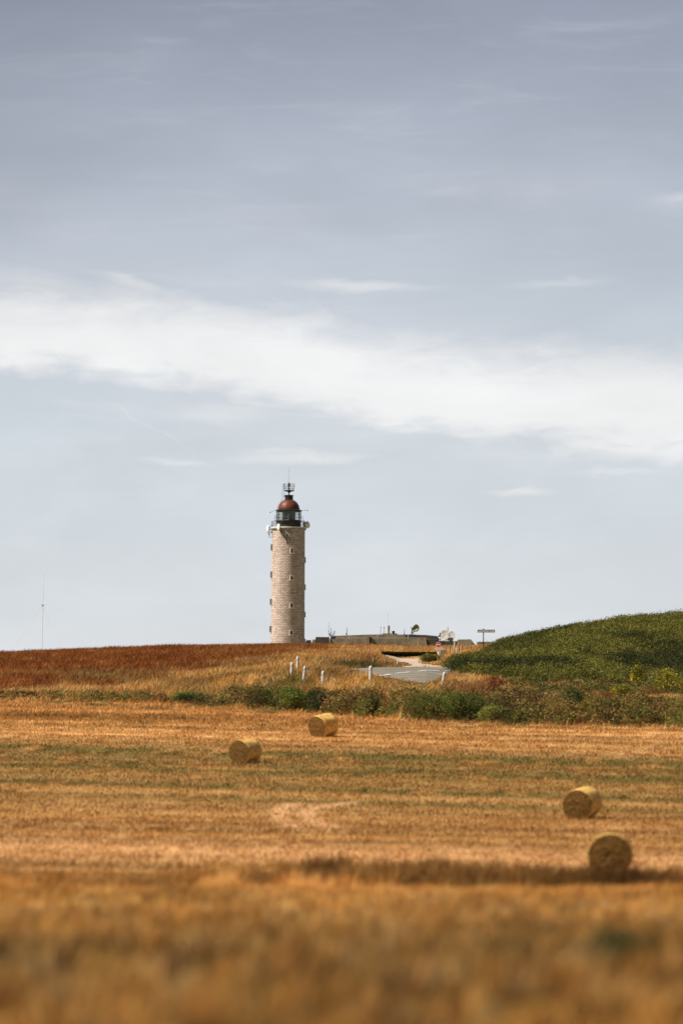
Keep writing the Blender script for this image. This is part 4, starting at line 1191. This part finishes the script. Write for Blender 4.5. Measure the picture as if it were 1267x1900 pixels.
def tower_window(az_deg, row, w=.72, h=1.08, deep=.10, m_=None):
    """az measured from the side facing the camera, positive to the right"""
    a = R(az_deg); zc_ = lz(row)
    rr = r0 + (r1 - r0) * (zc_ + 1.5) / (zt + 1.5)
    Mw = Matrix.Rotation(a, 4, 'Z') @ Matrix.Translation((0, -rr, zc_))
    fr = MB(); t_ = .14
    fr.box((0, .1 - deep / 2 - .02, h / 2 - t_ / 2), (w, deep + .28, t_), Mw); fr.box((0, .08 - deep / 2 - .02, -h / 2 + t_ / 2), (w + .1, deep + .34, t_), Mw)
    for sgn in (-1, 1): fr.box((sgn * (w / 2 - t_ / 2), .1 - deep / 2 - .02, 0), (t_, deep + .279, h - 2 * t_), Mw)
    fo = fr.build('window', m_ or M_pale, lh)
    MB().box((0, -.02, 0), (w - 2 * t_ + .02, .1, h - 2 * t_ + .02), Mw).build('pane', M_pane, fo)
for k, row in enumerate((1023.5, 1074, 1124.5, 1175)):
    tower_window(13, row)
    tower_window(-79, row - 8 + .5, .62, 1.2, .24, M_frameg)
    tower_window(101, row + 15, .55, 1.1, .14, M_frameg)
    tower_window(190, row, .6, 1.1, .16)
# cornice, gallery
MB().lathe([(3.22, lz(984)), (3.42, lz(983.2)), (3.46, lz(981.5)), (3.46, lz(981))], 64).build('cornice', M_frameg, lh, smooth=True)
MB().lathe([(3.5, lz(980.9)), (3.5, lz(978.6))], 64).build('gallery_floor', mat('white_slab', (.72, .70, .66), .8), lh)
M_blackp = mat('black_paint', (.022, .020, .020), .45, noise=(2, (.045, .035, .03), .45, .7))
MB().lathe([(2.42, lz(978.59)), (2.42, lz(967.3)), (2.55, lz(967.0)), (2.55, lz(966.5))], 48).build('lantern_base', M_blackp, lh)
mb = MB(); rg_ = 3.36; zf = lz(978.6)
for zz in (1.12, .75, .38): mb.ring(rg_, zf + zz, .028 if zz > 1 else .016, 48)
for k in range(20): a = 2 * math.pi * (k + .3) / 20; mb.tube((rg_ * math.cos(a), rg_ * math.sin(a), zf), (rg_ * math.cos(a), rg_ * math.sin(a), zf + 1.15), .032, n=5)
mb.build('gallery_railing', M_blackp, lh)
# upper catwalk rail round the glazing
mb = MB(); zf2 = lz(966.5); ru = 2.78
mb.lathe([(2.84, zf2 - .08), (2.84, zf2)], 48)
mb.build('catwalk', M_blackp, lh)
mb = MB()
for zz in (.95, .5): mb.ring(ru, zf2 + zz, .018, 40)
for k in range(16): a = 2 * math.pi * (k + .5) / 16; mb.tube((ru * math.cos(a), ru * math.sin(a), zf2), (ru * math.cos(a), ru * math.sin(a), zf2 + .97), .02, n=5)
mb.build('catwalk_railing', M_blackp, lh)
# glazing
M_glass = bpy.data.materials.new('lantern_glass'); M_glass.use_nodes = True
n = M_glass.node_tree; n.nodes.clear()
go = n.nodes.new('ShaderNodeOutputMaterial'); ga = n.nodes.new('ShaderNodeBsdfTransparent'); gb = n.nodes.new('ShaderNodeBsdfGlossy'); gm = n.nodes.new('ShaderNodeMixShader')
ga.inputs[0].default_value = (.93, .95, .93, 1); gb.inputs['Roughness'].default_value = .05; gm.inputs[0].default_value = .1
n.links.new(ga.outputs[0], gm.inputs[1]); n.links.new(gb.outputs[0], gm.inputs[2]); n.links.new(gm.outputs[0], go.inputs[0])
zg0, zg1 = lz(966.4), lz(948.6)
rgl = 2.33
gl_o = MB().lathe([(rgl - .03, zg0), (rgl - .03, zg1)], 12, cap=False).build('lantern_glazing', M_glass, lh)
M_gframe = mat('green_grey_frame', (.14, .16, .14), .6, noise=(3, (.10, .12, .10), .4, .6))
mb = MB()
for k in range(12):
    a = 2 * math.pi * k / 12
    mb.tube((rgl * math.cos(a), rgl * math.sin(a), zg0), (rgl * math.cos(a), rgl * math.sin(a), zg1), .10, n=6)
for zz, r_ in ((zg0 + .05, .09), (zg0 + .7, .045), (zg0 + 1.3, .045), (zg1 - .05, .12)): mb.ring(rgl, zz, r_, 12)
mb.build('glazing_frame', M_gframe, gl_o)
# inner curtain panels / lamp body seen through the glass
mb = MB(); mb.lathe([(.8, zg0), (1.05, zg0 + .1), (1.05, zg1 - .15), (.8, zg1 - .02)], 20)
mb.build('lamp_optic', mat('optic_housing', (.07, .085, .07), .5, noise=(2, (.12, .14, .11), .4, .6)), lh, smooth=True)
# dome
MB().lathe([(2.3, lz(948.5)), (2.62, lz(948.2)), (2.64, lz(947.2)), (2.25, lz(945.6))], 48).build('eave', M_blackp, lh)
M_copper = mat('rusty_copper', (.20, .055, .026), .5, .15, noise=(1.1, (.11, .038, .025), .35, .62), bump=(4, .3, .02))
zd = lz(946); Hd = lz(928) - zd; rd_ = 2.14
prof = [(rd_ * math.cos(q) * 1.0, zd + Hd * 1.12 * math.sin(q)) for q in [k * R(64) / 12 for k in range(13)]]
dm = MB().lathe(prof, 48).build('dome', M_copper, lh, smooth=True)
mb = MB()
for a in (R(-98), R(-84)):
    q = R(52); r_ = rd_ * math.cos(q) + .03; z_ = zd + Hd * 1.12 * math.sin(q)
    mb.lathe([(.07, -.04), (.07, .06)], 8, Matrix.Translation((r_ * math.cos(a), r_ * math.sin(a), z_)) @ Matrix.Rotation(R(90), 4, 'X'))
mb.build('vent_hole', M_blackp, dm)
MB().lathe([(.80, lz(929.3)), (.82, lz(927)), (.80, lz(920.5)), (.93, lz(920)), (.93, lz(918.8)), (.5, lz(918.3))], 28).build('ventilator_drum', M_blackp, lh)
# top platform
pf_ = MB(); pf_.lathe([(.12, lz(918.3)), (.10, lz(915)), (.35, lz(912.6)), (1.02, lz(911)), (1.05, lz(909.8))], 20)
pf_.build('top_platform', M_blackp, lh)
mb = MB()
for k in range(10):
    a = 2 * math.pi * (k + .2) / 10
    mb.tube((.98 * math.cos(a), .98 * math.sin(a), lz(909.8)), (1.13 * math.cos(a), 1.13 * math.sin(a), lz(898)), .028, n=5)
for q, rr in ((898, 1.13), (902, 1.08), (906, 1.03)): mb.ring(rr, lz(q), .022, 20)
mb.build('basket_railing', M_blackp, lh)
mb = MB(); mb.lathe([(.10, lz(909.8)), (.10, lz(903)), (.20, lz(901)), (.16, lz(897)), (.05, lz(895))], 12)
mb.build('beacon', M_dark, lh)
MB().tube((-.18, 0, lz(909.8)), (-.05, 0, lz(866.5)), .035, .016, 6).build('whip_antenna', M_grey, lh)
mb = MB()
for dx in (0, .42):
    mb.tube((-1.36 + dx, -.2, lz(921.5)), (-1.22 + dx, -.25, lz(898)), .028, n=5)
for k in range(9):
    q = k / 8.5; mb.tube((-1.36 + .14 * q, -.2, lz(921.5) + q * (lz(898) - lz(921.5))), (-.94 + .14 * q, -.2, lz(921.5) + q * (lz(898) - lz(921.5))), .018, n=4)
mb.tube((-1.36, -.2, lz(921.5)), (-.8, -.1, lz(921.3)), .028, n=5)
# lower ladder following the dome
lp = [(-.9, -.35, lz(921)), (-1.5, -.45, lz(929)), (-2.1, -.55, lz(938)), (-2.5, -.6, lz(947)), (-2.5, -.6, lz(966))]
for dx in (0, .33): mb.path([(a + dx * .5, b2 - dx, c_) for a, b2, c_ in lp], .024, 4)
mb.build('ladder', M_gframe, lh)
# wind sensors on arms at the eave
for sgn, x1, row1 in ((-1, -4.0, 951.5), (1, 4.0, 947.3)):
    mb = MB(); mb.tube((sgn * 2.5, -.2, lz(947)), (x1 * .92 - (.0), -.6, lz(row1)), .025, n=5)
    mb.lathe([(.03, -.12), (.11, 0), (.03, .12)], 8, Matrix.Translation((x1 * .92, -.6, lz(row1))))
    mb.tube((sgn * 3.2, -.4, lz((947 + row1) / 2)), (sgn * 3.1, -.4, lz((947 + row1) / 2) + .35), .012, n=4)
    mb.build('wind_sensor', M_dark, lh)
# bracing struts below the gallery
mb = MB()
for (a0, q0, a1, q1) in ((-25, 984, 0, 1012), (-2, 984, -6, 1010), (8, 984, 4, 1006), (-6, 1000, 6, 984)):
    A0 = Vector((3.5 * math.sin(R(a0)), -3.5 * math.cos(R(a0)), lz(q0))); A1 = Vector((3.26 * math.sin(R(a1)), -3.26 * math.cos(R(a1)), lz(q1)))
    mb.tube(A0, A1, .035, n=5)
mb.build('cable_conduit', M_dark, lh)
LHM = Matrix.Translation(lh.location) @ Matrix.Rotation(R(.55), 4, 'Y')
# dishes mounted on the lighthouse
M_dishw = mat('white_radome', (.80, .79, .76), .45)
M_dishg = mat('grey_back', (.36, .35, .33), .5)
def tdish(px, row, yoff, r_, depth, yaw, label, arm, pitch=0):
    loc = Vector(((px - CX) * s, YL + yoff, row2z(row, YL)))
    t = empty('microwave_dish', loc, label, 'dish antenna', 'white drum dishes on the lighthouse')
    ax_ = Vector((math.sin(R(yaw)) * math.cos(R(pitch)), -math.cos(R(yaw)) * math.cos(R(pitch)), math.sin(R(pitch))))
    Mx = ax_.to_track_quat('Z', 'Y').to_matrix().to_4x4()
    MB().lathe([(r_ * .35, -depth), (r_ * (.8 if depth < .5 else .98), -depth * (.6 if depth < .5 else .96)), (r_, -depth * .2), (r_, 0)], 30, Mx).build('shroud', M_dishw , t, smooth=True)
    MB().lathe([(r_ * .985, .003), (r_ * .93, .06), (r_ * .6, .15), (r_ * .02, .19)], 30, Mx).build('radome', M_dishw, t, smooth=True)
    mb = MB(); a0 = Mx @ Vector((0, 0, -depth * .8)); e_ = Vector(arm)
    mb.tube(a0, e_, .07, n=6); mb.tube(e_ + Vector((0, 0, -.9)), e_ + Vector((0, 0, .9)), .06, n=6)
    mb.tube(e_ + Vector((0, 0, -.7)), e_ + Vector((0, 0, -.7)) + Vector((-e_.x, -e_.y, 0)).normalized() * -.0 + Vector((.35 if arm[0] > 0 else -.35, .1, 0)), .05, n=5)
    mb.build('mount', M_dark, t)
tdish(496.8, 982, -.3, .80, .32, -76, 'white dish seen nearly edge on at the left of the gallery', (.75, .2, 0))
tdish(517.2, 980.3, -3.5, .72, .25, -66, 'white dish on the sunlit front of the gallery', (.35, .45, -.1))
tdish(571.5, 973.6, -.6, .68, .85, 58, 'large round white dish at the right of the gallery', (-.8, .5, .1), 12)
t = empty('antenna_bracket', ((501 - CX) * s, YL - .3, row2z(990, YL)), 'grey frame bracket hanging under the left gallery edge', 'bracket')
mb = MB(); q = s
mb.path([(-2 * q, 0, 7 * q), (-2.3 * q, 0, -3 * q), (-1 * q, 0, -7 * q), (4 * q, 0, -7 * q)], .045, 5)
mb.path([(1 * q, 0, -4 * q), (-2 * q, 0, -1 * q), (2 * q, 0, 4 * q), (4 * q, 0, 3.5 * q)], .04, 5)
mb.path([(0, 0, 14 * q), (0, 0, -2 * q)], .03, 5); mb.path([(-3 * q, 0, 11 * q), (3 * q, 0, 11.4 * q)], .05, 5)
mb.build('frame', M_gframe, t)
